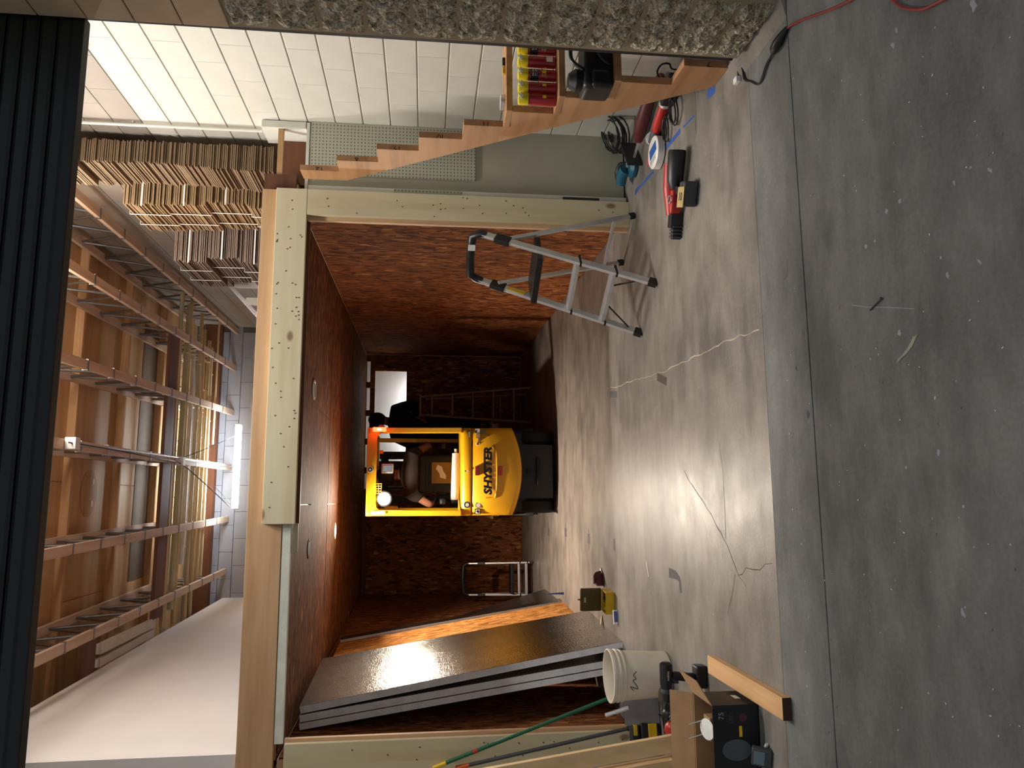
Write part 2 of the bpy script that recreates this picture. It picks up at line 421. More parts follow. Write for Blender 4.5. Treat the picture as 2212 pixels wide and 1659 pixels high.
for k in range(11): inst('split_face_block', SPL[(k * 3) % 5], wf, (2.128, 3.012, BED0 + .003 + CO * k))
for k in range(11, 19): inst('smooth_block', smb, wf, (2.128, 3.012, BED0 + .003 + CO * k))
B().box(2.112, 2.14, 2.81, 3.22, 0, 4).build('mortar_bed', MAT['mortar'], wf)
B().prism([(2.02, 0), (2.13, .028), (2.14, 0)], .55, Matrix(((1, 0, 0, 0), (0, 0, 1, 2.77), (0, 1, 0, 0), (0, 0, 0, 1)))).build('kerb', MAT['floor_in'], fl)
door = bpy.data.objects.new('door_1', None); COL.objects.link(door); struct(door); door.location = (0, 3.25, 3.0)
prof = [(-.018, .0), (-.024, .014), (-.024, .05), (-.016, .064), (-.006, .07), (-.006, 0)]
sl = B().loft([[(x, p[0], p[1]) for p in prof] for x in (-2.3, 2.12)]).mesh('slat', MAT['door_steel'])
for k in range(12): inst('slat', sl, door, (0, 0, .055 + .07 * k))
B().box(-2.3, 2.12, -.03, .03, .008, .056, .006).build('bottom_bar', MAT['door_black'], door)
B().box(2.146, 2.20, -.022, .045, -3, 1.0, .003).build('guide_rail', MAT['door_black'], door)
B().box(-2.36, -2.30, -.03, .045, -3, 1.0, .004).build('guide_rail', MAT['door_black'], door)
B().lathe([(.50, -2.4), (.50, 2.16)], 40, Matrix.Translation((0, .47, .9)) @ Matrix.Rotation(math.pi/2, 4, 'Y')).build('coil_hood', MAT['door_black'], door, True)  # unseen door coil, radius tuned so its shadow ends at the threshold

# ---------------------------------------------------------------- block walls
def blockmesh(name, L, mat): return B().box(-.02, .02, -L/2 + .0004, L/2 - .0004, .004, CO - .004, .003, seg=1).mesh(name, mat)
bw, bg = blockmesh('block', .404, MAT['white_block']), blockmesh('block', .404, MAT['grey_block'])
wr = struct(B().box(2.785, 3.0, 3.226, 12.6, 0, 5.4).build('wall_right', MAT['joint_white']))
rest_w, rest_g = B(), B()
for k in range(-1, 25):
    z = BED0 + CO * k; off = .202 if k % 2 else 0
    for i in range(24):
        y = 3.42 + .404 * i - off
        if y > 12.0: continue
        if k < 0:
            if y < 6.4: B().box(2.78, 2.80, y-.2, y+.2, 0, .163).build('block', MAT['white_block'], wr)
            continue
        if y < 6.4: inst('block', bw if z < 3.55 else bg, wr, (2.80, y, z))
        else: (rest_w if z < 3.55 else rest_g).box(2.78, 2.80, y-.2005, y+.2005, z+.004, z+CO-.003)
stuff(rest_w.build('far_block_course', MAT['white_block'], wr)); stuff(rest_g.build('far_block_course', MAT['grey_block'], wr))
wb = struct(B().box(-3.2, 4.0, 12.22, 12.6, 0, 5.4).build('wall_back', MAT['joint_grey']))
bb = B().box(-.2, .2, -.02, .02, .004, CO - .004, .003, seg=1).mesh('block', MAT['back_block'])
for k in range(17, 24):
    for i in range(11):
        inst('block', bb, wb, (-1.55 + .404 * i + (.202 if k % 2 else 0), 12.22, BED0 + CO * k))
# left drywall above the store room, and the side of the bay nearest the door
dw = struct(B().loft([[(-1.60, 5.34, 2.69), (-1.70, 5.34, 2.69), (-1.70, 5.34, 4.52), (-1.60, 5.34, 4.52)], [(-1.42, 12.2, 2.69), (-1.55, 12.2, 2.69), (-1.55, 12.2, 4.52), (-1.42, 12.2, 4.52)]]).build('wall_left', MAT['drywall']))
struct(B().box(-3.2, -3.05, 3.23, 12.2, 0, 5.4).build('wall_left_outer', MAT['drywall']))
struct(B().box(-3.05, -1.735, 5.32, 5.42, 0, 2.68).build('wall_left_return', MAT['drywall']))

# ---------------------------------------------------------------- roof
rf = struct(B().box(-3.2, 4.4, 2.8, 12.6, 5.135, 5.3).build('ceiling', MAT['ply']))
pm = B().box(-.006 + -1.214 + .006, 1.214, -.604, .604, 0, .014, .002, seg=1).mesh('plywood_sheet', MAT['ply'])
for j in range(8):
    for i in range(3): inst('plywood_sheet', pm, rf, (-1.9 + 2.436 * i + (1.2 if j % 2 else 0) - .3, 3.85 + 1.22 * j, 5.12))
pu = B().box(-3.0, 2.78, -.02, .02, -.085, 0, .003).mesh('purlin', MAT['purlin'])
for y in (4.46, 5.68, 6.9, 8.12, 9.34, 10.56, 11.78): inst('purlin', pu, rf, (0, y, 5.12))
B().box(-.95, 2.3, 10.02, 10.52, 5.114, 5.1195).build('dark_sheet', plain('stained_plywood', '6a5a4a', .8), rf)
ov = G(180, 1066, 5.12)
B().lathe([(.20, -.006), (.20, 0)], 32, Matrix.Translation((ov.x, ov.y + .12, 5.1195)) @ Matrix.Diagonal((1.25, 1, 1, 1))).build('oval_patch', wood('patch_ply', 'c39a68', 'a57c4c', 'x', 9, knots=False), rf)
for dx in (-.11, .13): B().box(ov.x + dx - .03, ov.x + dx + .03, ov.y + .2, ov.y + .23, 5.111, 5.1132).build('patch_label', MAT['glass_tag'], rf)
# open-web trusses: timber chords, steel tube webs
WEBM = B().tube([(0, 0, 0), (0, 0, 1)], .014, 8).mesh('web_tube', MAT['steel'])
PIN = B().box(-.05, .05, -.012, .012, -.004, .046, 0).mesh('web_clip', MAT['steel'])
TR = [(2.62, 2.70), (1.99, 2.10), (1.20, 1.40), (.49, .54), (-.40, -.24), (-1.21, -1.02)]
TRL = ['above the cardboard stacks, next to the white block wall', 'second out from the white block wall', 'third out from the white block wall',
       'carrying the power boxes and cables', 'between the cabled truss and the one by the drywall', 'running close along the white drywall']
for (xa, xb), lb in zip(TR, TRL):
    y0, y1 = 3.6, 12.19
    k = (xb - xa) / 5.85
    X = lambda y: xa + (y - 6.46) * k
    t = thing('roof_truss', 'open-web roof truss ' + lb, 'truss', (X(y0), y0, 4.48), 0, 'open-web roof trusses')
    pts = lambda z: ((0, 0, z), (X(y1) - X(y0), y1 - y0, z))
    B().bar(*pts(.02), .088, .04, bev=.003).build('bottom_chord', MAT['chord'], t)
    B().bar(pts(.535)[0], (pts(.535)[1][0]*.93, pts(.535)[1][1]*.93, .535), .088, .04, bev=.003).build('top_chord', MAT['chord'], t)
    n = 14; st = (y1 - y0) * .92 / n
    for i in range(n):
        for a, b_ in (((i + .05) * st, (i + .5) * st), ((i + .5) * st, (i + .95) * st)):
            up = a < (i + .3) * st
            P = Vector((a * k, a, .02 if up else .535)); Q = Vector((b_ * k, b_, .535 if up else .02)); d = Q - P
            o = inst('web_tube', WEBM, t, P); o.rotation_mode = 'QUATERNION'; o.rotation_quaternion = Vector((0, 0, 1)).rotation_difference(d); o.scale = (1, 1, d.length)
        inst('web_clip', PIN, t, ((i + .98) * st * k, (i + .98) * st, 0))

# ---------------------------------------------------------------- store room lined in OSB, deck above
RX = lambda y: 2.13 + (y - 5.34) * .15 / 6.4
LX = lambda y: -1.63 + (y - 5.34) * .27 / 6.4
def sidewall(name, fx, s, z1=2.43):
    w = struct(B().loft([[(fx(y) + s*.014, y, 0), (fx(y) + s*.08, y, 0), (fx(y) + s*.08, y, z1), (fx(y) + s*.014, y, z1)] for y in (5.34, 11.75)]).build(name, MAT['stud']))
    for i in range(6):
        a, b_ = 5.345 + 1.22 * i, min(5.345 + 1.22 * (i+1) - .005, 11.74)
        if a > 11.7: break
        B().loft([[(fx(y), y, .006), (fx(y) + s*.013, y, .006), (fx(y) + s*.013, y, z1 - .012), (fx(y), y, z1 - .012)] for y in (a, b_)]).build('osb_panel', MAT['osb_z'], w)
sidewall('wall_right_inner', RX, 1); sidewall('wall_left_inner', LX, -1)
wbi = struct(B().box(-1.4, .62, 11.764, 11.81, 0, 2.36).box(.62, 2.02, 11.764, 11.81, 0, 1.80).box(.62, 2.02, 11.764, 11.81, 2.285, 2.36).box(2.02, 2.36, 11.764, 11.81, 0, 2.36).build('wall_back_inner', MAT['stud']))
for x0, x1, z0, z1 in ((-1.36, -.16, .006, 2.36), (-.156, .62, .006, 2.36), (.622, 2.018, .006, 1.80), (.622, 2.018, 2.285, 2.36), (2.02, 2.27, .006, 2.36)):
    B().box(x0, x1, 11.75, 11.763, z0, z1).build('osb_panel', MAT['osb_z'], wbi)
for x in (2.22, 1.80, 1.36, .92, .48, .04, -.4, -.84, -1.28): B().box(x - .045, x + .045, 11.755, 11.80, 2.36, 2.425).build('joist_block', MAT['dark_plank'], wbi)
B().box(-1.35, .2, 11.77, 11.79, 2.362, 2.425).build('joist_block', MAT['dark_plank'], wbi)
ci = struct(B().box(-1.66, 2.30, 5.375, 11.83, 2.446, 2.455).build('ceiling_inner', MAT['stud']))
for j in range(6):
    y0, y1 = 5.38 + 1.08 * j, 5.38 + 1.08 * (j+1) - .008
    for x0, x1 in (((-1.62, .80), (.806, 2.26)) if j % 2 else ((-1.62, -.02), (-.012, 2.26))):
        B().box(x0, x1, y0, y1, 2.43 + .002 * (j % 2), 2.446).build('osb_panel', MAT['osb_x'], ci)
dk = struct(B().box(-1.72, 2.36, 5.345, 12.19, 2.456, 2.68).build('floor_deck', MAT['dark_plank']))
# framing round the opening
hb = tag(B().box(-1.9, 2.225, 5.30, 5.342, 2.45, 2.68, .003).build('rim_beam', MAT['beam']), 'long orange fir beam along the front edge of the loft deck', 'beam')
ph = thing('header_board', 'pale pine header board nailed across the front of the orange beam', 'board', (1.04, 5.28, 2.36))
B().box(-1.182, 1.182, -.0185, .0185, 0, .215, .003).build('board', MAT['pine_x'], ph)
NAIL = B().lathe([(.0045, 0), (.0045, .0015)], 8).mesh('screw_head', MAT['dkgrey'])
rn = random.Random(3)
def screws(parent, x0, x1, z0, z1, n, y):
    for i in range(n): inst('screw_head', NAIL, parent, (rn.uniform(x0, x1), y, rn.uniform(z0, z1)), (math.pi/2, 0, 0))
screws(ph, -1.1, 1.1, .02, .20, 46, -.0188)
rp = thing('post_board', 'pale pine post board right of the store room opening', 'post', (2.125, 5.28, 0))
B().box(-.095, .095, -.0185, .0185, 0, 2.358, .003).build('board', MAT['pine_z'], rp); screws(rp, -.08, .08, .1, 2.3, 24, -.0188)
lp = thing('post_board', 'pale pine post board left of the opening, behind the broom handles', 'post', (-1.63, 5.28, 0))
B().box(-.1, .1, -.0185, .0185, 0, 2.375, .003).build('board', MAT['pine_z'], lp); screws(lp, -.08, .08, .1, 2.3, 20, -.0188)
struct(B().box(2.002, 2.04, 5.302, 5.338, 0, 2.36, .002).build('trim_1', MAT['stud']))
struct(B().box(-1.545, -1.508, 5.302, 5.338, 0, 2.38, .002).build('trim_2', MAT['stud']))
struct(B().box(-.14, 2.03, 5.343, 5.374, 2.345, 2.446, .002).build('trim_3', MAT['dark_plank']))
tag(B().box(-1.54, -.145, 5.303, 5.332, 2.388, 2.448, .003).build('foam_strip', MAT['foam_edge']), 'pale foam board edge showing under the orange beam', 'foam strip')
tag(B().box(-.33, -.142, 5.343, 5.368, 2.35, 2.385, .001).build('wood_batten', MAT['pine_x']), 'short cream batten at the end of the header board', 'batten')
# panel beside the store room
wp = struct(B().box(2.235, 2.782, 5.35, 5.38, 0.012, 2.37).build('wall_panel_right', MAT['panel_grey']))
def pegmat():
    t = NT('pegboard'); c = t.n('TexCoord'); s = t.n('SeparateXYZ'); t.l(c.outputs['Object'], s.inputs[0])
    def dist(o): return t.math('SUBTRACT', t.math('FRACT', t.math('MULTIPLY', o, 1/.0254*1.0)), .5)
    dx, dz = dist(s.outputs[0]), dist(s.outputs[2])
    r = t.math('SQRT', t.math('ADD', t.math('MULTIPLY', dx, dx), t.math('MULTIPLY', dz, dz)))
    return t.out(t.mix(t.math('LESS_THAN', r, .17), lin('b2b19f'), lin('3a352c')), .6)
MAT['peg'] = pegmat()
tag(B().box(2.37, 2.779, 5.338, 5.349, 1.15, 2.36, .002).build('pegboard', MAT['peg']), 'pale pegboard full of holes behind the stair stringer', 'pegboard')
tr = struct(B().box(2.222, 2.262, 5.288, 5.349, 0.012, 2.36, .003).build('trim_4', MAT['white_trim']))
B().box(2.224, 2.260, 5.2865, 5.2885, 1.25, 1.75).build('pegboard_strip', MAT['peg'], tr)
B().box(2.225, 2.25, 5.285, 5.2885, .22, .5).build('scuffed_patch', MAT['dkgrey'], tr)
struct(B().box(2.235, 2.77, 5.34, 5.385, 2.372, 2.395, .002).build('trim_5', MAT['white_trim']))
struct(B().box(2.72, 2.775, 5.34, 5.60, 2.40, 2.72, .003).build('trim_6', MAT['white_trim']))
struct(B().box(2.24, 2.775, 5.355, 5.35 + .03, 2.56, 2.60, .002).build('trim_7', MAT['beam']))
struct(B().box(2.37, 2.77, 5.55, 5.6, 2.40, 2.6).build('trim_8', MAT['dark_plank']))
struct(B().box(2.235, 2.785, 5.352, 5.36, 0, .012).build('baseboard_right', MAT['black']))

# ---------------------------------------------------------------- lamps of the place, plus added loft and cavity lamps
def lights():
    t = thing('strip_light', 'fluorescent strip light fixed under the roof behind the rolling door', 'light', (.85, 4.54, 4.86))
    B().box(-.62, .62, -.08, .08, .02, .08, .005).build('housing', MAT['white_pl'], t)
    for x in (-.5, .5): B().tube([(x, 0, .07), (x, 0, .275)], .004, 6).build('hanger', MAT['steel'], t)
    for s in (-.04, .04): B().tube([(-.6, s, 0), (.6, s, 0)], .014, 10).build('tube', emit('front_tube_glow', (1, .98, .94), 130), t, True)
    lamp('tube_light', 'AREA', t, (0, 0, -.03), POW['front'], (1, .975, .93), shape='RECTANGLE', size=1.2, size_y=.12)
    t = thing('strip_light', 'added unseen strip light hung between the trusses over the front of the loft', 'light', (1.6, 5.9, 4.72))  # unseen fixture, added to brighten the roof and loft
    B().box(-.62, .62, -.05, .05, .0, .05, .005).build('housing', MAT['white_pl'], t)
    for x in (-.5, .5): B().tube([(x, 0, .04), (x, 0, .405)], .004, 6).build('hanger', MAT['steel'], t)
    for s in (-.07, .07): B().tube([(-.6, s, .02), (.6, s, .02)], .014, 10).build('tube', emit('added_loft_glow', (1, .98, .94), 60), t, True)
    lamp('tube_light', 'AREA', t, (0, 0, -.03), POW['loft'], (1, .975, .93), shape='RECTANGLE', size=1.2, size_y=.12)
    lamp('tube_light', 'AREA', t, (0, 0, .06), POW['loft'], (1, .975, .93), (math.pi, 0, 0), shape='RECTANGLE', size=1.2, size_y=.12)
    t = thing('hanging_tube_light', 'glowing white fluorescent fixture hanging above the loft deck', 'light', (.52, 11.28, 4.15))
    B().box(-.6, .6, -.06, .06, 0, .075, .02).build('diffuser', emit('tube_glow', (.86, .94, 1), 22), t, True)
    B().box(-.61, -.598, -.062, .062, 0, .078).box(.598, .61, -.062, .062, 0, .078).build('end_cap', MAT['white_pl'], t)
    for x in (.0, -.55): B().tube([(x, 0, .07), (x * .5, 0, .34)], .004, 6).build('hanger_wire', MAT['black'], t)
    lamp('tube_light', 'AREA', t, (0, 0, -.02), POW['tube'], (.88, .94, 1), shape='RECTANGLE', size=1.2, size_y=.12)
    lamp('tube_light', 'AREA', t, (0, 0, .1), POW['tube'] * 1.6, (.88, .94, 1), (math.pi, 0, 0), shape='RECTANGLE', size=1.2, size_y=.12)
    glow = emit('downlight_glow', (1, .86, .62), 40)
    for loc, lit, lb in (((-.296, 8.19, 2.428), 1, 'lit round recessed downlight in the OSB ceiling'), ((.929, 6.38, 2.428), 0, 'unlit round recessed downlight with a white trim ring'), ((-.37, 6.40, 2.428), 0, 'round grey cover plate screwed to the OSB ceiling')):
        t = thing('recessed_downlight', lb, 'downlight', loc)
        if 'cover' in lb:
            B().lathe([(.075, -.004), (.075, .001)], 28).build('cover_plate', MAT['steel'], t)
            for s in (-1, 1): B().lathe([(.007, -.008), (.007, -.003)], 8, Matrix.Translation((s * .06, 0, 0))).build('screw_head', MAT['alu'], t)
            continue
        B().lathe([(.085, .001), (.085, -.006), (.064, -.008), (.060, .0)], 32, cap=False).build('trim_ring', MAT['white_pl'], t, True)
        B().lathe([(.062, -.004), (.062, .0)], 28).build('lens', glow if lit else MAT['alu'], t)
        if lit: lamp('downlight_lamp', 'AREA', t, (0, 0, -.012), POW['down'], (1, .81, .66), shape='DISK', size=.12, spread=math.radians(135))
    t = thing('added_cavity_light', 'added unseen strip lamp brightening the white board behind the back opening', 'light', (1.3, 11.88, 1.55))  # hidden lamp added to light up the board behind the opening
    B().box(-.6, .6, -.06, .03, -.05, .0).build('housing', MAT['white_pl'], t)
    lamp('added_cavity_lamp', 'AREA', t, (0, 0, .02), POW['cavity'], (.9, .97, 1), (math.radians(125), 0, 0), shape='RECTANGLE', size=1.2, size_y=.05)
lights()
cw = tag(B().box(-.2, 2.3, 12.13, 12.18, 1.2, 2.44).build('white_board', MAT['drywall']), 'white board seen through the opening in the back wall', 'board')

# ---------------------------------------------------------------- loft: poles, planks, trim, cardboard
POLE_M = {}
def pole(name, px, y0, y1, r, mat, label, z=4.575, cat='pole', group=None, nodes=True):
    a, b_ = G(px, y0, z), G(px, y1, z); Y = (a.y + b_.y) / 2
    x0, x1 = min(a.x, b_.x), max(a.x, b_.x)
    t = thing(name, label, cat, (x0, Y, z - r), 0, group); L = x1 - x0
    B().tube([(0, 0, r), (L * .5, .008, r), (L, random.uniform(-.05, .05), r)], [r, r * .93, r * .85], 12).build('stem' if nodes else 'tube', mat, t, True)
    if nodes:
        x = .2
        while x < L - .1:
            B().tube([(x - .006, .008 * min(1, x / L * 2), r), (x + .006, .008 * min(1, x / L * 2), r)], r * 1.08, 12).build('node', mat, t); x += random.uniform(.3, .42)
gp = 'bamboo poles lying across the roof trusses'
for px, a, b_, r, m, lb in ((374, 1362, 612, .032, 'bamboo2', 'greenish bamboo pole lying foremost across the trusses'),
                            (388, 1308, 640, .036, 'bamboo2', 'thick greenish bamboo pole beside the foremost one on the trusses'),
                            (396, 1335, 600, .026, 'bamboo', 'thin pale bamboo pole behind the thick greenish pole'),
                            (417, 1330, 660, .03, 'bamboo', 'tan bamboo pole directly behind the white pipe'),
                            (427, 1322, 700, .026, 'bamboo', 'tan bamboo pole third behind the white pipe'),
                            (437, 1262, 724, .03, 'bamboo', 'tan bamboo pole fourth behind the white pipe'),
                            (446, 1240, 742, .024, 'bamboo', 'slender tan bamboo pole near the back of the bundle'),
                            (468, 962, 650, .016, 'bamboo', 'short thin cane rearmost on the trusses')):
    pole('bamboo_pole', px, a, b_, r, MAT[m], lb, group=gp)
pole('plastic_pipe', 404, 1215, 760, .03, MAT['white_pl'], 'straight white plastic pipe lying among the bamboo poles', cat='pipe', nodes=False)
def plank(name, px0, px1, y0, y1, mat, label, z=4.522, th=.04):
    a, b_ = G(px0, (y0 + y1) / 2, z), G(px1, (y0 + y1) / 2, z); L, R = G(px0, y0, z).x, G(px0, y1, z).x
    return tag(B().box(min(L, R), max(L, R), a.y, b_.y, z, z + th, .003).build(name, mat), label, 'plank')
plank('wide_plank', 352, 370, 1330, 690, MAT['dark_plank'], 'wide dark brown plank laid across the trusses in front of the bamboo')
plank('wide_plank', 176, 206, 1474, 1370, MAT['dark_plank'], 'short dark plank bridging the truss and drywall near the door', 4.522)
plank('edge_strip', 371, 373, 1345, 700, MAT['beam'], 'narrow orange strip along the edge of the dark plank')
def crown(p, q, label, k):
    P = [(-.05*k, 0), (.05*k, 0), (.055*k, .02), (.03*k, .045), (.035*k, .07), (-.01*k, .09), (-.05*k, .1)]
    p, q = Vector(p), Vector(q)
    return tag(B().loft([[(c.x + a, c.y, c.z + b_) for a, b_ in P] for c in (p, q)]).build('crown_moulding', MAT['white_trim']), label, 'moulding')
crown((-1.36, 7.85, 4.526), (-1.34, 9.3, 4.526), 'white crown moulding resting on top of the drywall', 1.0)
crown((-1.49, 7.85, 4.53), (-1.45, 9.3, 4.53), 'flaking cream moulding lying behind the white crown moulding', .8)
# dark stained strip on the roof, beam on the back wall
tag(B().box(-3.0, 2.78, 12.06, 12.195, 4.70, 4.95, .004).build('wall_ledger', MAT['dark_plank']), 'dark ledger beam bolted to the back block wall', 'beam')
# power boxes and cable on the cabled truss
pb = thing('power_boxes', 'white junction boxes and conduit fixed along the cabled truss', 'electrical box', (.50, 6.6, 4.44))
for y in (.05, 2.9): B().box(-.05, .05, y, y + .09, -.05, .038, .006).build('junction_box', MAT['white_pl'], pb)
B().tube([(.0, .1, .02), (.03, 1.5, .02), (.035, 2.9, .0), (.05, 5.4, .02)], .010, 8).build('conduit', MAT['alu'], pb, True)
B().tube(spline([(.0, .0, -.02), (.0, .8, -.03), (-.02, 1.9, -.07), (-.03, 2.9, -.02), (-.25, 3.6, -.12), (-.55, 4.6, -.2)]), .007, 7).build('black_cable', MAT['black'], pb, True)
B().tube(spline([(.04, 2.95, -.02), (.2, 3.6, -.12), (.45, 4.66, -.2)]), .005, 6).build('black_cable', MAT['black'], pb, True)
# cardboard: bundles of flattened cartons stacked on the loft deck
rc = random.Random(11)
def bundle(x0, x1, y0, y1, z0, n, pitch, mat, label, group, straps=True, jit=.015):
    t = thing('cardboard_bundle', label, 'cardboard', ((x0+x1)/2, (y0+y1)/2, z0), 0, group)
    b = B(); w, d = (x1-x0)/2, (y1-y0)/2
    for i in range(n):
        dx, dy = rc.uniform(-jit, jit) if i % 6 else rc.uniform(-jit, 0), rc.uniform(-jit, jit)
        b.box(-w + dx, w + min(dx, 0), -d + dy, d + dy, i * pitch, (i + .62) * pitch)
        b.box(-w + dx + .03, w - .03, -d + dy + .03, d + dy - .03, (i + .62) * pitch, (i + 1) * pitch)
    b.build('carton_sheets', mat, t)
    if straps:
        h = n * pitch
        for f in (.3, .7):
            y = -d + 2 * d * f
            B().box(-w - .019, -w - .017, y - .006, y + .006, 0, h).box(-w - .018, w, y - .006, y + .006, h, h + .002).build('strap', MAT['white_pl'], t)
        B().box(-w - .018, w, -d - .019, -d - .017, h * .5, h * .5 + .012).build('strap', MAT['white_pl'], t)
    return n * pitch
zz = ['bottom', 'second', 'third', 'fourth', 'fifth', 'sixth', 'seventh']
z = 2.681
for k in range(7):
    z += bundle(2.50 + rc.uniform(-.03, .03), 2.70, 5.61, 6.02 + rc.uniform(-.05, .02), z, 16, .0145, MAT['card'], f'bundle of flattened brown cartons, {zz[k]} from the deck in the stack by the white conduit', 'bundles in the stack by the conduit', False, .012) + .002
z = 2.681
for k in range(4):
    z += bundle(2.47 + rc.uniform(-.03, .02), 2.76, 6.25, 6.85, z, 20, .0165, MAT['card2'], f'strapped tan carton bundle, {zz[k]} from the deck in the middle stack', 'strapped bundles in the middle stack') + .003
z = 2.681
for k in range(4):
    z += bundle(2.30 + rc.uniform(-.05, .02), 2.76, 7.15, 7.95, z, 18, .0165, MAT['card3'], f'strapped grey-brown carton bundle, {zz[k]} from the deck in the rear stack', 'strapped bundles in the rear stack') + .003
tag(B().box(2.45, 2.74, 8.2, 8.7, 3.7, 3.95, .006).box(2.5, 2.55, 8.3, 8.35, 2.68, 3.7).box(2.65, 2.7, 8.3, 8.35, 2.68, 3.7).box(2.5, 2.55, 8.55, 8.6, 2.68, 3.7).box(2.65, 2.7, 8.55, 8.6, 2.68, 3.7).build('carton_on_stand', MAT['card3']), 'grey-brown carton on a stand behind the rear carton stack', 'carton')
# white stair railing on the loft
wr2 = thing('white_railing', 'white railing with sloping metal handrail and broad uprights on the loft', 'railing', (2.3, 9.0, 2.681))
A1, A2 = Vector((.36, 0, 1.24)), Vector((-.75, 0, .22))
B().bar(A1, A2, .05, .035, (0, 1, 0), .005).build('handrail', MAT['alu'], wr2)
for i in range(5):
    f = .08 + .19 * i; p = A1.lerp(A2, f); B().box(p.x - .045, p.x + .045, -.02, .02, 0, p.z - .015, .004).build('upright', MAT['white_trim'], wr2)
B().box(-.82, .42, -.03, .03, 0, .03, .003).build('bottom_rail', MAT['white_trim'], wr2)
# conduits
tag(B().tube([(2.752, 5.47, 2.74), (2.752, 5.47, 5.1)], .013, 10).tube([(2.768, 5.47, 3.66), (2.79, 5.47, 3.66)], .01, 6).tube([(2.768, 5.47, 4.5), (2.79, 5.47, 4.5)], .01, 6).build('wall_conduit', MAT['white_trim'], smooth=True), 'white conduit running up the block wall beside the cardboard', 'conduit')
for i, (x0, lb) in enumerate(((2.55, 'bent steel conduit on the back wall near the white railing'), (1.85, 'bent steel conduit on the back wall right of the glowing fixture'))):
    tag(B().tube(spline([(x0 - .5, 12.185, 4.22), (x0 - .12, 12.185, 4.22), (x0, 12.185, 4.12), (x0, 12.185, 3.9), (x0, 12.185, 2.69)], 5), .012, 8).build('bent_conduit', MAT['alu'], smooth=True), lb, 'conduit')
sb = thing('wall_fixture', 'small dark grey fixture fixed high on the white block wall', 'fixture', (2.78, 4.52, 3.72))
B().box(-.09, 0, -.03, .03, -.06, .03, .012).build('housing', MAT['dkgrey'], sb); B().tube([(-.09, 0, -.02), (-.13, -.02, -.035)], .026, 12).build('lens', MAT['black'], sb)

# ---------------------------------------------------------------- stair stringer with treads and what lies on it
SX = lambda y: 2.165 + (y - 3.5) * .05
teeth = []
zt = [.23, .498, .76, 1.028, 1.296, 1.562, 1.83, 2.105, 2.37]
yr = [3.379, 3.575, 3.773, 3.973, 4.174, 4.375, 4.58, 4.794, 4.985]
outl = [(3.379, .0)]
for i in range(9):
    outl.append((yr[i], zt[i])); outl.append((yr[i+1] if i < 8 else 5.15, zt[i]))
outl += [(5.15, 2.07), (3.567, 0)]
ang = math.atan(.05)
def smat(off=0.0): # local (u along Y, v up, w thickness to +X)
    return Matrix(((0.05, 0, .9988, 2.165 - 3.5 * .05 + off), (1, 0, -.05, 0), (0, 1, 0, 0), (0, 0, 0, 1)))
st = thing('stair_stringer', 'sawtooth fir stair stringer leaning up to the loft deck', 'stringer', (2.17, 3.45, 0))
B().prism(outl, .038, smat(), .002).build('stringer', MAT['stringer'], st, world=True)
blk = plain('pencil_mark', '2b241c', .9)
for i, s in ((4, '11'), (5, 'IV'), (6, '12'), (7, 'A'), (8, '14'), (0, '7')):
    y = yr[i]; text(s, .05, (SX(y) + .02, y - .001, zt[i] - .13), (0, 0, 1), (-1, 0, 0), blk, st, 'pencil_mark', .0003, world=True)
TOPS = {}
for i, lb in ((1, 'lowest wooden stair tread, carrying the black tool case'), (2, 'wooden stair tread carrying the row of foam cans'), (3, 'wooden stair tread above the foam cans, carrying a tape roll')):
    x0 = SX(yr[i]) + .004
    tag(B().box(x0, 2.778, yr[i] - .004, yr[i+1] - .008, zt[i] + .001, zt[i] + .036, .002).build('stair_tread', MAT['stringer']), lb, 'tread', 'treads on the stringer')
    TOPS[i] = zt[i] + .037
cred, cyel = plain('red_can', '9e1c1a', .35), plain('yellow_cap', 'e8cf1e', .35)
cblk, cwht = plain('can_black', '17120f', .4), plain('can_white', 'e8e0d4', .5)
for i in range(5):
    yx = (110, 137, 165, 193, 218)[i]
    p = PL(1205, yx, (0, 3.872, 0), (0, 1, 0)); x = p.x
    lb = ('with the front of its label turned outward', 'with a barcode turned outward', 'with its label half turned away', 'with a straw taped down its side', 'standing at the open end of the tread')[i]
    t = thing('foam_can', 'red spray foam can with yellow cap, ' + lb, 'can', (x, 3.872, TOPS[2]), 0, 'foam cans on the stair tread')
    B().lathe([(.028, 0), (.0315, .004), (.0315, .150), (.029, .157), (.02, .163)], 24).build('can_body', cred, t, True)
    B().lathe([(.0325, .158), (.0325, .205), (.03, .212), (.012, .214)], 20).build('cap', cyel, t, True)
    B().box(-.004, .004, -.04, -.034, .19, .212).box(-.018, .018, -.043, -.037, .197, .205).build('trigger', MAT['white_pl'], t)
    if i in (0, 2):
        B().lathe([(.0318, .10), (.0318, .145)], 24, cap=False).build('black_band', cblk, t)
        text('GREAT\nSTUFF', .017, (0, -.0325, .122), (1, 0, 0), (0, 0, 1), cwht, t, 'lettering', .0006)
        text('GAPS &\nCRACKS', .016, (0, -.0322, .07), (1, 0, 0), (0, 0, 1), cyel if i else cwht, t, 'lettering', .0006)
    if i == 1: B().box(-.013, .013, -.0335, -.031, .02, .055).build('barcode_label', cwht, t)
    if i > 1: B().tube([(-.01, -.033, .15), (.005, -.034, .02)], .003, 6).build('straw', cred, t); B().box(-.006, .008, -.038, -.034, .06, .08).build('straw_tab', cyel, t)
p = PL(1090, 222, (0, 4.07, 0), (0, 1, 0))
tag(B().lathe([(.0, 0), (.045, 0), (.045, .024), (.0, .024)], 24, Matrix.Translation((p.x, 4.07, TOPS[3])), cap=False).build('tape_roll', MAT['alu'], smooth=True), 'silver duct tape roll lying flat on the upper tread', 'tape roll')
p = PL(1092, 140, (0, 4.03, 0), (0, 1, 0))
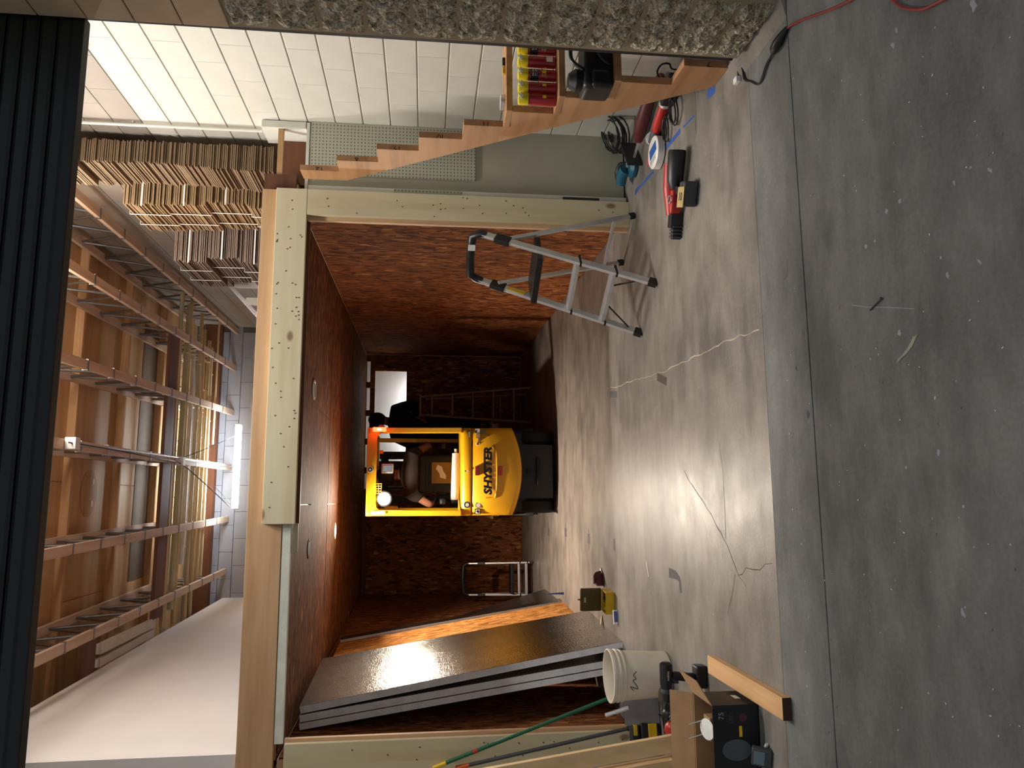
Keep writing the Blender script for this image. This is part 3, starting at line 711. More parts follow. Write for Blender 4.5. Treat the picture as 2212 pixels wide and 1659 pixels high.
kn = thing('utility_knife', 'small yellow and black utility knife on the upper tread', 'knife', (p.x, 4.03, TOPS[3]))
B().box(-.06, -.01, -.012, .012, 0, .016, .004).build('handle', MAT['yellow'], kn); B().box(-.01, .04, -.012, .012, 0, .016, .004).build('nose', MAT['black'], kn)
# black power tool on the low tread
p = PL(1335, 165, (0, 3.672, 0), (0, 1, 0))
tc = thing('black_tool_case', 'black hard-shell tool case slumped on the low stair tread', 'tool case', (p.x + .02, 3.672, TOPS[1]))
B().box(-.13, .16, -.075, .085, 0, .16, .03, seg=3).build('case_body', MAT['black'], tc, True)
B().box(-.13, -.03, -.085, -.02, .01, .12, .025, seg=3).build('end_pocket', MAT['black'], tc, True)
B().lathe([(.02, 0), (.055, .01), (.06, .05), (.035, .085), (.01, .09)], 20, Matrix.Translation((-.06, .0, .145))).build('dome', MAT['black'], tc, True)
B().tube(spline([(-.03, -.06, .16), (.02, -.06, .22), (.10, -.06, .22), (.14, -.06, .16)]), .011, 8).build('carry_handle', MAT['black'], tc, True)
B().tube(spline([(.0, -.07, .02), (.03, -.085, .07), (.09, -.082, .09), (.13, -.078, .05)]), .006, 6).build('strap', MAT['dkgrey'], tc, True)
tag(B().tube(spline([Vector((2.36, 3.7, .01)), PL(1448, 178, (0, 3.66, 0), (0, 1, 0)), PL(1428, 172, (0, 3.62, 0), (0, 1, 0)), PL(1420, 155, (0, 3.6, 0), (0, 1, 0)), PL(1430, 139, (0, 3.6, 0), (0, 1, 0)), PL(1446, 138, (0, 3.62, 0), (0, 1, 0)), PL(1455, 150, (0, 3.66, 0), (0, 1, 0)), Vector((2.42, 3.8, .01))], 6), .005, 7).build('cord_loop', MAT['black'], smooth=True), 'stiff black cord loop standing up behind the lowest step', 'cord')
# cord and connector at the jamb
plug = [G(1692, 68, .012), G(1672, 104, .03)]
ec = thing('extension_cord', 'red and black extension cord entering beside the split-face jamb', 'cord', (G(1692, 68).x, G(1692, 68).y, 0))
cordp = [G(1700, 62, .009), G(1712, 53, .007), G(1745, 38, .007), G(1790, 22, .007), G(1835, 2, .007), G(1870, -22, .007), G(1900, -30, .007), G(1925, -4, .007), G(1950, 16, .007), G(1990, 20, .007), G(2020, 8, .007), G(2060, -14, .007), G(2100, -50, .007)]
B().tube(spline(cordp, 6), .0055, 8).build('cord', plain('red_cord', '8e2f28', .5), ec, True, world=True)
B().tube([G(1700, 60, .011), G(1690, 75, .016), G(1680, 92, .022), G(1672, 106, .022), G(1668, 116, .014)], [.009, .017, .022, .019, .008], 10).build('connector', MAT['black'], ec, True, world=True)
for dz in (0, 2.5):
    B().tube(spline([G(1668, 116, .014), G(1655 + dz, 140, .007), G(1646 + dz, 168, .007), G(1637, 182, .006), G(1622, 176, .006), G(1608 + dz, 172, .006), G(1604, 150, .006), G(1599 + dz, 138, .006), G(1604, 120, .006)], 6), .0042, 7).build('black_lead', MAT['black'], ec, True, world=True)
B().tube(spline([G(1596, 138, .006), G(1595, 156, .006), G(1596, 165, .006)], 5), .006, 7).build('black_lead', MAT['black'], ec, True, world=True)
B().box(-.015, .015, -.02, .02, 0, .024, .004, M=Matrix.Translation(G(1597, 174))).build('outlet_end', MAT['white_pl'], ec, world=True)

# ---------------------------------------------------------------- power tools on the floor by the stair
def place(name, label, cat, px, py, rz, group=None):
    p = G(px, py); return thing(name, label, cat, (p.x, p.y, 0), rz, group)
# maroon reciprocating saw with cord
rs = place('reciprocating_saw', 'maroon corded reciprocating saw lying by the stair', 'saw', 1410, 250, math.radians(118))
B().tube([(-.22, 0, .05), (-.12, 0, .055), (.05, 0, .06), (.16, 0, .055), (.2, 0, .05)], [.03, .042, .047, .04, .028], 14).build('motor_body', MAT['maroon'], rs, True)
B().tube(spline([(-.2, .0, .05), (-.28, .03, .05), (-.34, .09, .045), (-.30, .13, .04), (-.2, .09, .045)], 5), .02, 10).build('handle', MAT['maroon'], rs, True)
B().box(-.1, -.04, -.046, -.03, .05, .09, .006).build('switch', MAT['yellow'], rs)
B().box(.2, .34, -.002, .002, .04, .058).build('blade', MAT['alu'], rs)
gr = place('angle_grinder', 'red and black angle grinder beside the maroon saw', 'grinder', 1438, 255, math.radians(115))
B().tube([(-.16, 0, .035), (-.1, 0, .037), (.06, 0, .037), (.1, 0, .035)], [.026, .031, .034, .03], 14).build('motor_body', MAT['red'], gr, True)
B().tube([(.1, 0, .035), (.14, 0, .037), (.19, 0, .037)], [.032, .034, .03], 14).build('gear_head', MAT['dkgrey'], gr, True)
B().lathe([(.055, 0), (.055, .012)], 24, Matrix.Translation((.16, 0, .035)) @ Matrix.Rotation(math.pi/2, 4, 'X')).build('wheel_guard', MAT['alu'], gr, True)
B().tube([(-.21, 0, .030), (-.16, 0, .033)], .02, 10).build('rear_handle', MAT['black'], gr, True)
gd = place('power_tool', 'black power tool with silver collar behind the angle grinder', 'power tool', 1464, 196, math.radians(100))
B().box(-.11, .10, -.045, .045, 0, .085, .018, seg=3).build('body', MAT['black'], gd, True); B().tube([(.1, 0, .045), (.13, 0, .045)], .035, 14).build('collar', MAT['alu'], gd, True)
B().tube([(-.05, 0, .085), (-.02, .0, .115), (.06, .0, .115), (.08, 0, .085)], .014, 8).build('handle', MAT['black'], gd, True)
def coil(name, label, c, r, n, rr, tilt, mat='black', h=.012):
    pts = []
    for i in range(n * 14 + 1):
        a = 2 * math.pi * i / 14; k = 1 + .12 * math.sin(a * .37)
        pts.append(Vector((c[0] + r[0] * k * math.cos(a), c[1] + r[1] * k * math.sin(a), .008 + rr + h * i / 14 + tilt * (1 + math.cos(a)))))
    return tag(B().tube(pts, rr, 6).build(name, MAT[mat], smooth=True), label, 'cord')
c0 = G(1362, 276); coil('cord_coil', 'thick coil of black cord heaped against the wall', (c0.x - .05, c0.y + .03), (.10, .17), 6, .0065, .05, h=.017)
c0 = G(1464, 250); coil('cord_coil', 'loose loop of black cord beside the grinder', (c0.x + .02, c0.y - .02), (.08, .06), 2, .005, .01)
c0 = G(1446, 280); coil('cord_coil', 'single loop of black lead next to the disc packet', (c0.x, c0.y), (.075, .045), 2, .005, .002)
# teal circular saw
cs = place('circular_saw', 'teal corded saw on its side by the grey panel', 'saw', 1374, 358, math.radians(35))
B().lathe([(.02, 0), (.085, .004), (.09, .03), (.07, .055), (.03, .06)], 26, Matrix.Translation((0, 0, .004))).build('blade_guard', MAT['teal'], cs, True)
B().tube([(-.02, .02, .075), (.0, .08, .09), (-.01, .15, .085)], [.045, .042, .038], 14).build('motor', MAT['teal'], cs, True)
B().tube(spline([(.05, .02, .06), (.1, .06, .09), (.09, .13, .1), (.02, .16, .09)], 5), .019, 10).build('handle', MAT['black'], cs, True)
B().box(-.15, .15, -.10, -.085, .0, .11, .004).build('base_shoe', MAT['black'], cs)
B().lathe([(.02, .055), (.02, .075)], 14).build('hub', MAT['alu'], cs)
# disc packet
dp = place('disc_packet', 'clear plastic packet of white sanding discs with blue label', 'packet', 1428, 330, math.radians(8))
B().lathe([(.09, 0), (.105, .008), (.105, .05), (.095, .058)], 32).build('disc_stack', MAT['white_pl'], dp, True)
B().box(-.03, .035, -.08, .05, .0585, .061).build('blue_label', plain('blue_label', '2453a0', .4), dp)
B().box(-.075, -.035, -.05, .06, .0585, .061).build('text_label', MAT['glass_tag'], dp)
for i in range(5): B().box(-.070, -.042, -.04 + .02 * i, -.034 + .02 * i, .061, .0614).build('print_line', MAT['dkgrey'], dp)
B().box(-.03, .02, .06, .13, .02, .024, M=Matrix.Rotation(.3, 4, 'X')).build('red_blue_card', plain('card_red', 'a3394a', .5), dp)
# nail gun
ng = place('nail_gun', 'red and black cordless nail gun lying on the floor', 'nail gun', 1480, 402, math.radians(-22))
def _ng(b, name, m, **k): return b.build(name, MAT[m], ng, True)
_ng(B().tube([(-.02, 0, .06), (.02, 0, .062), (.10, 0, .065), (.19, 0, .065), (.2, 0, .065)], [.03, .046, .05, .052, .048], 18), 'motor_housing', 'black')
_ng(B().tube([(-.17, .035, .06), (-.02, .045, .075), (.13, .045, .085)], [.028, .042, .038], 14), 'red_shell', 'red')
_ng(B().box(-.16, -.02, -.03, .05, .02, .085, .015, seg=3), 'red_body', 'red')
_ng(B().bar((-.02, -.02, .05), (-.05, -.17, .045), .05, .045, bev=.015), 'grip', 'black')
_ng(B().box(-.12, .02, -.24, -.15, .005, .085, .012, seg=3), 'battery', 'dkgrey')
tg = B().box(-.125, -.012, -.25, -.145, .086, .089, .001).build('price_tag', plain('tan_tag', 'b59f6a', .7), ng)
text('10', .065, (-.068, -.197, .0902), (0, -1, 0), (1, 0, 0), blk, ng, 'lettering', .0004)
_ng(B().box(-.245, -.15, -.02, .045, .0, .075, .01), 'nose', 'black'); _ng(B().box(-.31, -.24, -.008, .035, .0, .055, .008), 'contact_tip', 'black')
for i in range(4): _ng(B().box(-.30 + .02 * i, -.292 + .02 * i, -.03, .045, .0, .06, .002), 'nose_rib', 'dkgrey')
_ng(B().tube([(-.08 + .022 * math.cos(a * .4), -.01 + .022 * math.sin(a * .4), .092) for a in range(16)], .003, 6), 'belt_ring', 'alu')

# ---------------------------------------------------------------- forklift seen from behind
FY = plain('forklift_yellow', 'd6a012', .38, var=.08, scale=4)
FB = plain('forklift_black', '0b0b0d', .55); TY = plain('tyre_rubber', '111113', .85)
fk = thing('forklift', 'yellow forklift truck with overhead guard, seen from behind', 'forklift', (.335, 8.47, 0))
def lo(xs, f): return B().loft([f(x) for x in xs])
HW = .487
XS = [-HW + 2 * HW * i / 24 for i in range(25)]
bul = lambda x: -.07 * (1 - (x / HW) ** 2)
def cw_loop(x):
    k = 1 - (x / HW) ** 2; zb = .52 - .10 * k; y = bul(x); e = .03 if abs(x) > HW - .001 else 0
    return [(x, y + .04 + e, zb), (x, y + .012 + e, zb + .015), (x, y + e, zb + .06), (x, y + .01 + e, .76), (x, y + .03 + e, .965), (x, y + .045 + e, .978), (x, .85, .978), (x, .85, zb)]
cwt = lo(XS, cw_loop).build('counterweight', FY, fk, True, ang=50)
def hood_loop(x):
    y = bul(x); e = .02 if abs(x) > HW - .001 else 0
    return [(x, y + .035 + e, .984), (x, y + .03 + e, 1.0), (x, y + .035 + e, 1.055), (x, y + .055 + e, 1.085), (x, y + .09 + e, 1.098), (x, .80, 1.098), (x, .80, .984)]
hood = lo(XS, hood_loop).build('rear_hood', FY, fk, True, ang=50)
def low_loop(x):
    k = 1 - (x / .46) ** 2; y = -.03 * k + .03
    return [(x, y + .10, .02 + .02 * (1 - k)), (x, y + .04, .06), (x, y + .0, .30), (x, y + .03, .45 + .06 * (1 - k)), (x, .8, .5), (x, .8, .08)]
lo([-.30 + .6 * i / 12 for i in range(13)], low_loop).build('rear_skirt', FB, fk, True)
B().box(-.47, .47, .16, 1.5, .14, .52, .03).build('chassis', FB, fk)
for s in (-1, 1):
    B().lathe([(.12, 0), (.21, .005), (.235, .03), (.235, .13), (.21, .155), (.12, .16)], 32, Matrix.Translation((s * .39 - .08, .33, .236)) @ Matrix.Rotation(math.pi/2, 4, 'Y')).build('rear_wheel', TY, fk, True)
    B().lathe([(.15, 0), (.29, .005), (.32, .03), (.32, .17), (.29, .195), (.15, .2)], 32, Matrix.Translation((s * .42 - .1, 1.75, .321)) @ Matrix.Rotation(math.pi/2, 4, 'Y')).build('front_wheel', TY, fk, True)
    arc = [(s * .475, .33 + .29 * math.cos(a), .236 + .27 * math.sin(a)) for a in [math.radians(10 + 16 * i) for i in range(11)]]
    B().tube(arc, .02, 8).build('wheel_arch', FB, fk, True)
B().box(-.16, .16, -.035, .02, .21, .25, .006).build('tow_slot', MAT['black_matte'], fk); B().box(-.03, .03, -.036, .02, .31, .36, .005).build('tow_pin', MAT['black_matte'], fk)
B().box(-.27, .33, -.005, .09, .962, .984, .003).build('hood_gap', MAT['black_matte'], fk)
# overhead guard
for s in (-1, 1):
    B().bar((s * .46, .03, 1.09), (s * .455, .06, 2.12), .062, .07, (0, 1, 0), .01).build('rear_pillar', FY, fk)
    B().bar((s * .44, 1.35, .75), (s * .43, 1.10, 2.10), .05, .06, (0, 1, 0), .01).build('front_pillar', FY, fk)
    B().bar((s * .457, .04, 2.105), (s * .44, 1.14, 2.09), .06, .05, (0, 0, 1), .01).build('roof_rail', FY, fk)
gu = [(-.487, 2.14), (-.487, 1.98), (-.43, 1.98), (-.425, 2.0), (-.40, 2.03), (-.35, 2.04), (.35, 2.04), (.40, 2.03), (.425, 2.0), (.43, 1.98), (.487, 1.98), (.487, 2.14)]
B().prism(gu, .05, Matrix(((1, 0, 0, 0), (0, 0, 1, .03), (0, 1, 0, 0), (0, 0, 0, 1))), .006).build('rear_crossbar', FY, fk)
for y in (.25, .42, .59, .76, .93): B().box(-.43, .43, y - .02, y + .02, 2.085, 2.11, .004).build('roof_bar', FY, fk)
B().box(-.45, .45, 1.1, 1.15, 2.07, 2.13, .006).build('front_crossbar', FY, fk)
# mast and forks
for s in (-1, 1):
    B().box(s * .30 - .05, s * .30 + .05, 2.05, 2.17, .08, 2.12, .008).build('mast_channel', FB, fk)
    B().box(s * .22 - .05, s * .22 + .05, 2.30, 3.35, .40, .44, .008).build('fork', FB, fk)
    B().tube([(s * .16, 2.1, .2), (s * .16, 2.1, 2.0)], .035, 12).build('lift_cylinder', MAT['dkgrey'], fk, True)
for z in (.35, 1.2, 2.0): B().box(-.35, .35, 2.08, 2.14, z, z + .1, .006).build('mast_crossmember', FB, fk)
B().box(-.45, .45, 2.22, 2.30, .40, .85, .01).build('fork_carriage', FB, fk)
B().box(-.44, .44, 1.3, 1.95, .5, .62, .02).build('floor_pan', FB, fk); B().box(-.42, .42, 1.62, 1.72, .6, 1.15, .02).build('dash_cowl', FB, fk)
# seat
seat = B().box(-.23, .23, .62, .74, 1.12, 1.58, .05, seg=4).build('seat_back', FB, fk, True)
B().box(-.25, .25, .70, 1.2, 1.06, 1.18, .04, seg=3).build('seat_cushion', FB, fk, True)
B().box(-.12, .13, .612, .622, 1.17, 1.42, .004).build('manual_pocket', plain('dull_yellow_plate', '8a6a16', .5), seat)
B().prism([(-.07, 0), (-.02, .0), (.02, .03), (.08, .05), (.10, .10), (.05, .12), (.0, .08), (-.05, .07)], .004, Matrix(((1, 0, 0, 0), (0, 0, -1, .612), (0, 1, 0, 1.25), (0, 0, 0, 1)))).build('crumpled_tag', MAT['white_pl'], seat)
for z in (1.47, 1.43): B().box(-.2, .15, .602, .62, z, z + .012, .004).build('seat_rib', FB, seat)
for s in (-1, 1): B().box(s * .33 - .04, s * .33 + .04, .66, 1.0, 1.25, 1.32, .025, seg=3).build('arm_rest', FB, fk, True)
B().tube([(0, 1.52, .98), (0, 1.33, 1.32)], .03, 10).build('steering_column', FB, fk)
B().tube([(.17 * math.cos(a * .3142), 1.31 + .08 * math.sin(a * .3142), 1.34 + .15 * math.sin(a * .3142)) for a in range(20)], .013, 8, closed=True).build('steering_wheel', FB, fk, True)
# rear work lamp, beacon, mirror, cage
wl = B().lathe([(.02, -.07), (.075, -.03), (.088, .0), (.088, .012)], 28, Matrix.Translation((-.30, .07, 1.945)) @ Matrix.Rotation(math.pi/2, 4, 'X')).build('work_lamp', FB, fk, True)
B().lathe([(.0, .016), (.05, .014), (.08, .011), (.082, .005)], 28, Matrix.Translation((-.30, .07, 1.945)) @ Matrix.Rotation(math.pi/2, 4, 'X'), cap=False).build('lens', emit('work_lamp_glow', (1, .93, .8), 420), wl, True)
lw = lamp('work_beam', 'SPOT', fk, (-.30, .045, 1.945), POW['work'] * 10, (1, .9, .74), (math.radians(-78), 0, 0), spot_size=math.radians(150), spot_blend=.8, shadow_soft_size=.07)
B().bar((-.30, .08, 2.04), (-.30, .08, 2.0), .03, .03).build('lamp_bracket', FB, fk)
tl = B().box(-.47, -.435, -.005, .03, 1.93, 2.08, .008).build('lamp_housing', emit('housing_reflection', (1, .9, .8), 6), fk)  # reflective lamp housing; its bright reflection is put in as emission
bc = B().lathe([(.045, 0), (.045, .01)], 20, Matrix.Translation((.47, .0, 1.985)) @ Matrix.Rotation(math.pi/2, 4, 'X')).build('beacon_base', FB, fk)
B().box(.435, .485, -.03, .0, 1.93, 2.08, .014, seg=3).build('beacon_lens', emit('beacon_red_glow', (1, .06, .02), 9), bc, True)
B().box(.452, .470, -.034, -.028, 1.985, 2.03, .003).build('beacon_led', emit('beacon_core', (1, .55, .1), 40), bc)
lamp('beacon_glow', 'POINT', fk, (.47, -.09, 2.0), 1.2, (1, .1, .05), shadow_soft_size=.03)
mr = B().box(-.02, .09, .12, .15, 1.85, 1.985, .015, seg=3).build('mirror', MAT['alu'], fk, True)
B().tube([(.04, .13, 1.98), (.06, .1, 2.05)], .008, 6).build('mirror_arm', FB, mr)
B().box(.0, .07, .117, .121, 1.87, 1.965, .002).build('mirror_glass', plain('mirror_glass', 'd9d6cf', .06, 1.0), mr)
cg = B()
for i in range(5): cg.tube([(-.24 + .026 * i, .0, 2.06), (-.24 + .026 * i, -.035, 2.03), (-.24 + .026 * i, -.03, 1.97)], .004, 6)
for z in (1.97, 2.0, 2.03): cg.tube([(-.245, -.033, z), (-.13, -.033, z)], .004, 6)
cg.build('lamp_guard', FY, fk, True)
B().box(.20, .24, .1, .11, 1.965, 2.01).build('warning_tag', plain('orange_tag', 'e08a10', .5), fk)
B().box(-.44, -.38, .2, .25, 1.80, 1.95, .01).build('junction_bracket', FY, fk)
# badges and print
K, WH = plain('decal_black', '0d0c0b', .4), plain('decal_white', 'd8d2c4', .45)
yb = lambda x: bul(x) - .004
text('SHYSTER', .118, (0, yb(0) + .008, .80), (1, 0, 0), (0, 0, 1), K, fk, 'lettering', .003, .0062, .16, 1.12)
rp_ = [(-.30, yb(-.30) + .02, .83), (-.295, yb(-.295) + .012, .74), (-.26, yb(-.26) + .004, .715), (-.1, yb(-.1) + .002, .705), (.1, yb(.1) + .002, .705), (.24, yb(.24) + .004, .715), (.275, yb(.275) + .012, .76)]
B().tube(spline(rp_, 5), .009, 8).build('badge_lip', FY, fk, True)
rr_ = plain('reflector_red', '8e1f22', .3)
B().box(-.05, .052, yb(0) + .0, yb(0) + .03, .905, .945, .003).build('reflector', rr_, fk); B().box(-.05, .052, yb(0) - .003, yb(0) + .02, .645, .685, .003).build('reflector', rr_, fk)
def disc(x, z, r, m, name, y=None):
    y = bul(x) + (.004 if z < .97 else .027) if y is None else y
    return B().lathe([(r, 0), (r, .003)], 22, Matrix.Translation((x, y, z)) @ Matrix.Rotation(math.pi/2, 4, 'X')).build(name, m, fk)
def dec(x0, x1, z0, z1, m, name):
    xm = (x0 + x1) / 2; zm = (z0 + z1) / 2; y = bul(xm) + (.03 if zm > .97 else .0) + (.012 if zm > .88 and zm < .97 else 0)
    return B().box(x0, x1, y - .004, y + .02, z0, z1).build(name, m, fk)
bl_ = plain('decal_blue', '2d4350', .4)
disc(-.37, 1.03, .036, bl_, 'round_decal'); disc(-.37, 1.03, .02, WH, 'round_decal', bul(-.37) + .024)
disc(-.375, .905, .036, plain('decal_grey', '9a8f80', .45), 'round_decal', bul(-.375) + .022); disc(-.375, .905, .022, WH, 'round_decal', bul(-.375) + .0195)
dec(-.475, -.415, .88, .945, K, 'square_decal'); B().box(-.468, -.422, bul(-.44) + .005, bul(-.44) + .03, .888, .937).build('square_decal', WH, fk)
B().prism([(-.462, .905), (-.445, .9), (-.43, .92), (-.445, .93)], .004, Matrix(((1, 0, 0, 0), (0, 0, -1, bul(-.44) + .006), (0, 1, 0, 0), (0, 0, 0, 1)))).build('square_decal_print', K, fk)
dec(.36, .46, .995, 1.022, K, 'long_decal'); [B().box(.375 + .012 * i, .382 + .012 * i, bul(.41) + .024, bul(.41) + .03, 1.002, 1.016).build('decal_print', WH, fk) for i in range(6)]
for x0, x1, z0, z1, m in ((.42, .475, .89, .94, WH), (.425, .455, .925, .942, K), (.365, .415, .89, .935, plain('decal_tan', 'a58a5a', .5)), (.42, .47, .82, .88, plain('decal_olive', '3f3a20', .5)), (.335, .37, .885, .91, plain('decal_mauve', '7a5a66', .5)), (.39, .41, .785, .805, plain('decal_brown', '5a3312', .5))): dec(x0, x1, z0, z1, m, 'small_decal')
B().tube([(.31 + .022 * math.cos(a * .6), bul(.31) + .02, .915 + .022 * math.sin(a * .6)) for a in range(9)], .004, 6).build('ring_decal', WH, fk)
disc(.0, 1.03, .012, WH, 'small_decal', bul(0) + .022); disc(.0, 1.052, .008, K, 'small_decal', bul(0) + .024)
disc(.02, 2.10, .034, WH, 'guard_badge', .026); disc(.02, 2.10, .025, K, 'guard_badge', .0235); disc(.02, 2.10, .012, WH, 'guard_badge', .021)
B().tube(spline([(.30, yb(.3) - .0, .735), (.255, yb(.255) - .002, .73), (.2, yb(.2) - .002, .725)], 4), .003, 5).build('rust_scratch', plain('rust', '7a3a12', .8), fk)
# white roll on the hood
ro = tag(B().tube([(.02, 8.72, 1.155), (.55, 8.72, 1.148)], [.05, .042], 20).tube([(.55, 8.72, 1.148), (.60, 8.72, 1.15)], .016, 12).build('white_roll', plain('off_white_film', 'bfb8ae', .6), smooth=True), 'white roll lying across the forklift hood behind the seat', 'roll')

# ---------------------------------------------------------------- people
def skin(name, verts, edges, mat, parent=None, sub=2, root=0, world=False):
    me = bpy.data.meshes.new(name); me.from_pydata([v[:3] for v in verts], edges, []); me.update()
    o = bpy.data.objects.new(name, me); COL.objects.link(o)
    m = o.modifiers.new('skin', 'SKIN'); m.use_smooth_shade = True
    for i, v in enumerate(verts):
        sv = me.skin_vertices[0].data[i]; sv.radius = (v[3], v[4] if len(v) > 4 else v[3]); sv.use_root = (i == root)
    ss = o.modifiers.new('sub', 'SUBSURF'); ss.levels = sub; ss.render_levels = sub
    dg = bpy.context.evaluated_depsgraph_get(); m2 = bpy.data.meshes.new_from_object(o.evaluated_get(dg))
    bpy.data.objects.remove(o); m2.name = name; m2.materials.clear(); m2.materials.append(mat)
    m2.polygons.foreach_set('use_smooth', [True] * len(m2.polygons))
    o = bpy.data.objects.new(name, m2); COL.objects.link(o)
    if parent is not None: o.parent = parent
    return o
SK = plain('skin', 'a8745a', .55, var=.05); SHIRT = plain('olive_brown_shirt', '3d332c', .85); HAIR = plain('dark_hair', '1c1613', .8)
TROU = plain('dark_trousers', '22222a', .85); NAVY = plain('navy_jacket', '12131f', .85)
dr = thing('person', 'person in an olive-brown short-sleeved shirt driving the forklift', 'person', (.335, 9.40, 1.19))
def rs_(vs, k): return [(v[0]*k, v[1]*k, v[2]*k) + tuple(r*k for r in v[3:]) for v in vs]
# pelvis, spine, neck, head; legs; arms with hands
bv = [(0, -.05, .08, .15, .12), (0, -.08, .28, .15, .11), (0, -.05, .46, .17, .11), (0, .0, .56, .07, .06), (0, .05, .64, .06, .055), (.0, .09, .70, .078, .092), (0, .11, .79, .082, .095), (0, .11, .84, .055, .06),
      (-.10, .0, .07, .09), (-.13, .38, .06, .075), (-.13, .45, -.25, .055), (-.13, .56, -.36, .04), (.10, .0, .07, .09), (.13, .38, .06, .075), (.13, .45, -.25, .055), (.13, .56, -.36, .04),
      (-.22, -.03, .48, .065), (-.37, -.02, .24, .05), (-.28, .22, .20, .038), (-.26, .30, .20, .04, .022),
      (.22, -.03, .48, .065), (.36, .04, .26, .05), (.24, .27, .24, .038), (.21, .34, .25, .04, .022)]
be = [(0, 1), (1, 2), (2, 3), (3, 4), (4, 5), (5, 6), (6, 7), (0, 8), (8, 9), (9, 10), (10, 11), (0, 12), (12, 13), (13, 14), (14, 15), (2, 16), (16, 17), (17, 18), (18, 19), (2, 20), (20, 21), (21, 22), (22, 23)]
body = skin('body', bv, be, SK, dr)
def fingers(parent, c, d, u, mat, k=1.0, name='finger'):
    d, u = Vector(d).normalized(), Vector(u).normalized(); w = d.cross(u)
    for i, (o, L) in enumerate(((-.03, .06), (-.01, .07), (.011, .066), (.031, .052))):
        p = Vector(c) + w * o * k; B().tube([p, p + d * L * .5 * k, p + d * L * .8 * k - u * .02 * k, p + d * L * .7 * k - u * .045 * k], [.0095*k, .009*k, .008*k, .006*k], 8).build(name, mat, parent, True)
    p = Vector(c) - w * .035 * k - d * .04 * k; B().tube([p, p - w * .025 * k + d * .02 * k, p - w * .02 * k + d * .05 * k - u * .02 * k], [.011*k, .010*k, .007*k], 8).build('thumb', mat, parent, True)
fingers(body, (-.26, .33, .205), (.15, .9, .1), (0, 0, 1), SK); fingers(body, (.21, .37, .255), (-.15, .9, .1), (0, 0, 1), SK)
sv = [(0, -.05, .10, .19, .17), (0, -.10, .28, .215, .19), (0, -.09, .45, .23, .19), (0, -.02, .565, .11, .11), (-.22, -.03, .475, .115), (-.315, -.025, .33, .095), (.22, -.03, .475, .115), (.31, .0, .36, .095)]
skin('shirt', sv, [(0, 1), (1, 2), (2, 3), (2, 4), (4, 5), (2, 6), (6, 7)], SHIRT, dr)
skin('trousers', [(0, -.05, .09, .17, .14), (-.10, .0, .08, .105), (-.13, .38, .07, .09), (-.13, .45, -.25, .07), (.10, .0, .08, .105), (.13, .38, .07, .09), (.13, .45, -.25, .07)], [(0, 1), (1, 2), (2, 3), (0, 4), (4, 5), (5, 6)], TROU, dr)
B().ico((0, .075, .78), .112, 3, (.92, 1.0, 1.12)).build('cap', HAIR, dr, True)
for s in (-1, 1):
    B().box(s * .13 - .045, s * .13 + .045, .47, .70, -.45, -.37, .03, seg=3).build('shoe', MAT['black'], dr, True)
    B().ico((s * .085, .10, .75), .022, 2, (.4, .8, 1.3)).build('ear', SK, body, True)
    B().ico((s * .032, .195, .775), .012, 2).build('eye', MAT['white_pl'], body, True)
B().ico((0, .21, .745), .016, 2, (.8, 1, 1.4)).build('nose', SK, body, True); B().box(-.022, .022, .188, .2, .70, .706, .002).build('mouth', MAT['maroon'], body)
# pallet on the forks with a second worker standing on it
pa = thing('wooden_pallet', 'wooden pallet carried on the forks in front of the forklift', 'pallet', (.335, 11.3, .441))
for x in (-.5, .1, .74): B().box(x - .04, x + .04, -.45, .45, .0 if x else .0, .09, .003).build('runner', MAT['beam'], pa)
for i in range(6): B()  .box(-.58, .82, -.45 + .155 * i, -.45 + .155 * i + .11, .09, .108, .002).build('deck_board', MAT['beam'], pa)
pe = thing('person', 'person in a dark hooded jacket standing on the pallet, facing the back wall', 'person', (1.07, 11.27, .55))
wv = [(0, 0, .90, .16, .12), (.03, -.01, 1.12, .165, .12), (.07, -.01, 1.34, .18, .12), (.10, .0, 1.46, .08, .07), (.12, .02, 1.54, .065, .06), (.14, .03, 1.62, .08, .09), (.14, .04, 1.70, .08, .095), (.14, .04, 1.76, .05, .06),
      (-.09, 0, .86, .10), (-.10, .0, .46, .075), (-.10, .02, .10, .055), (-.10, -.1, .04, .04), (.09, 0, .86, .10), (.08, 0, .46, .075), (.06, .02, .10, .055), (.06, -.1, .04, .04),
      (.29, -.01, 1.38, .085), (.38, .10, 1.12, .065), (.22, .28, 1.12, .05), (.15, .34, 1.14, .042, .025), (-.13, -.01, 1.36, .085), (-.22, .08, 1.12, .065), (-.12, .28, 1.10, .05), (-.07, .34, 1.12, .042, .025)]
we = [(0, 1), (1, 2), (2, 3), (3, 4), (4, 5), (5, 6), (6, 7), (0, 8), (8, 9), (9, 10), (10, 11), (0, 12), (12, 13), (13, 14), (14, 15), (2, 16), (16, 17), (17, 18), (18, 19), (2, 20), (20, 21), (21, 22), (22, 23)]
wbody = skin('body', wv, we, SK, pe)
jk = [(0, 0, .84, .19, .15), (.03, -.01, 1.12, .20, .16), (.07, -.01, 1.33, .21, .15), (.11, .0, 1.47, .11, .10), (.29, -.01, 1.375, .11), (.385, .10, 1.11, .088), (.22, .28, 1.12, .066), (-.13, -.01, 1.36, .11), (-.23, .08, 1.11, .088), (-.12, .28, 1.10, .066)]
skin('jacket', jk, [(0, 1), (1, 2), (2, 3), (2, 4), (4, 5), (5, 6), (2, 7), (7, 8), (8, 9)], NAVY, pe)
skin('trousers', [(0, 0, .88, .18, .14), (-.09, 0, .85, .115), (-.10, 0, .46, .095), (-.10, .02, .10, .085), (.09, 0, .85, .115), (.08, 0, .46, .095), (.06, .02, .10, .085)], [(0, 1), (1, 2), (2, 3), (0, 4), (4, 5), (5, 6)], TROU, pe)
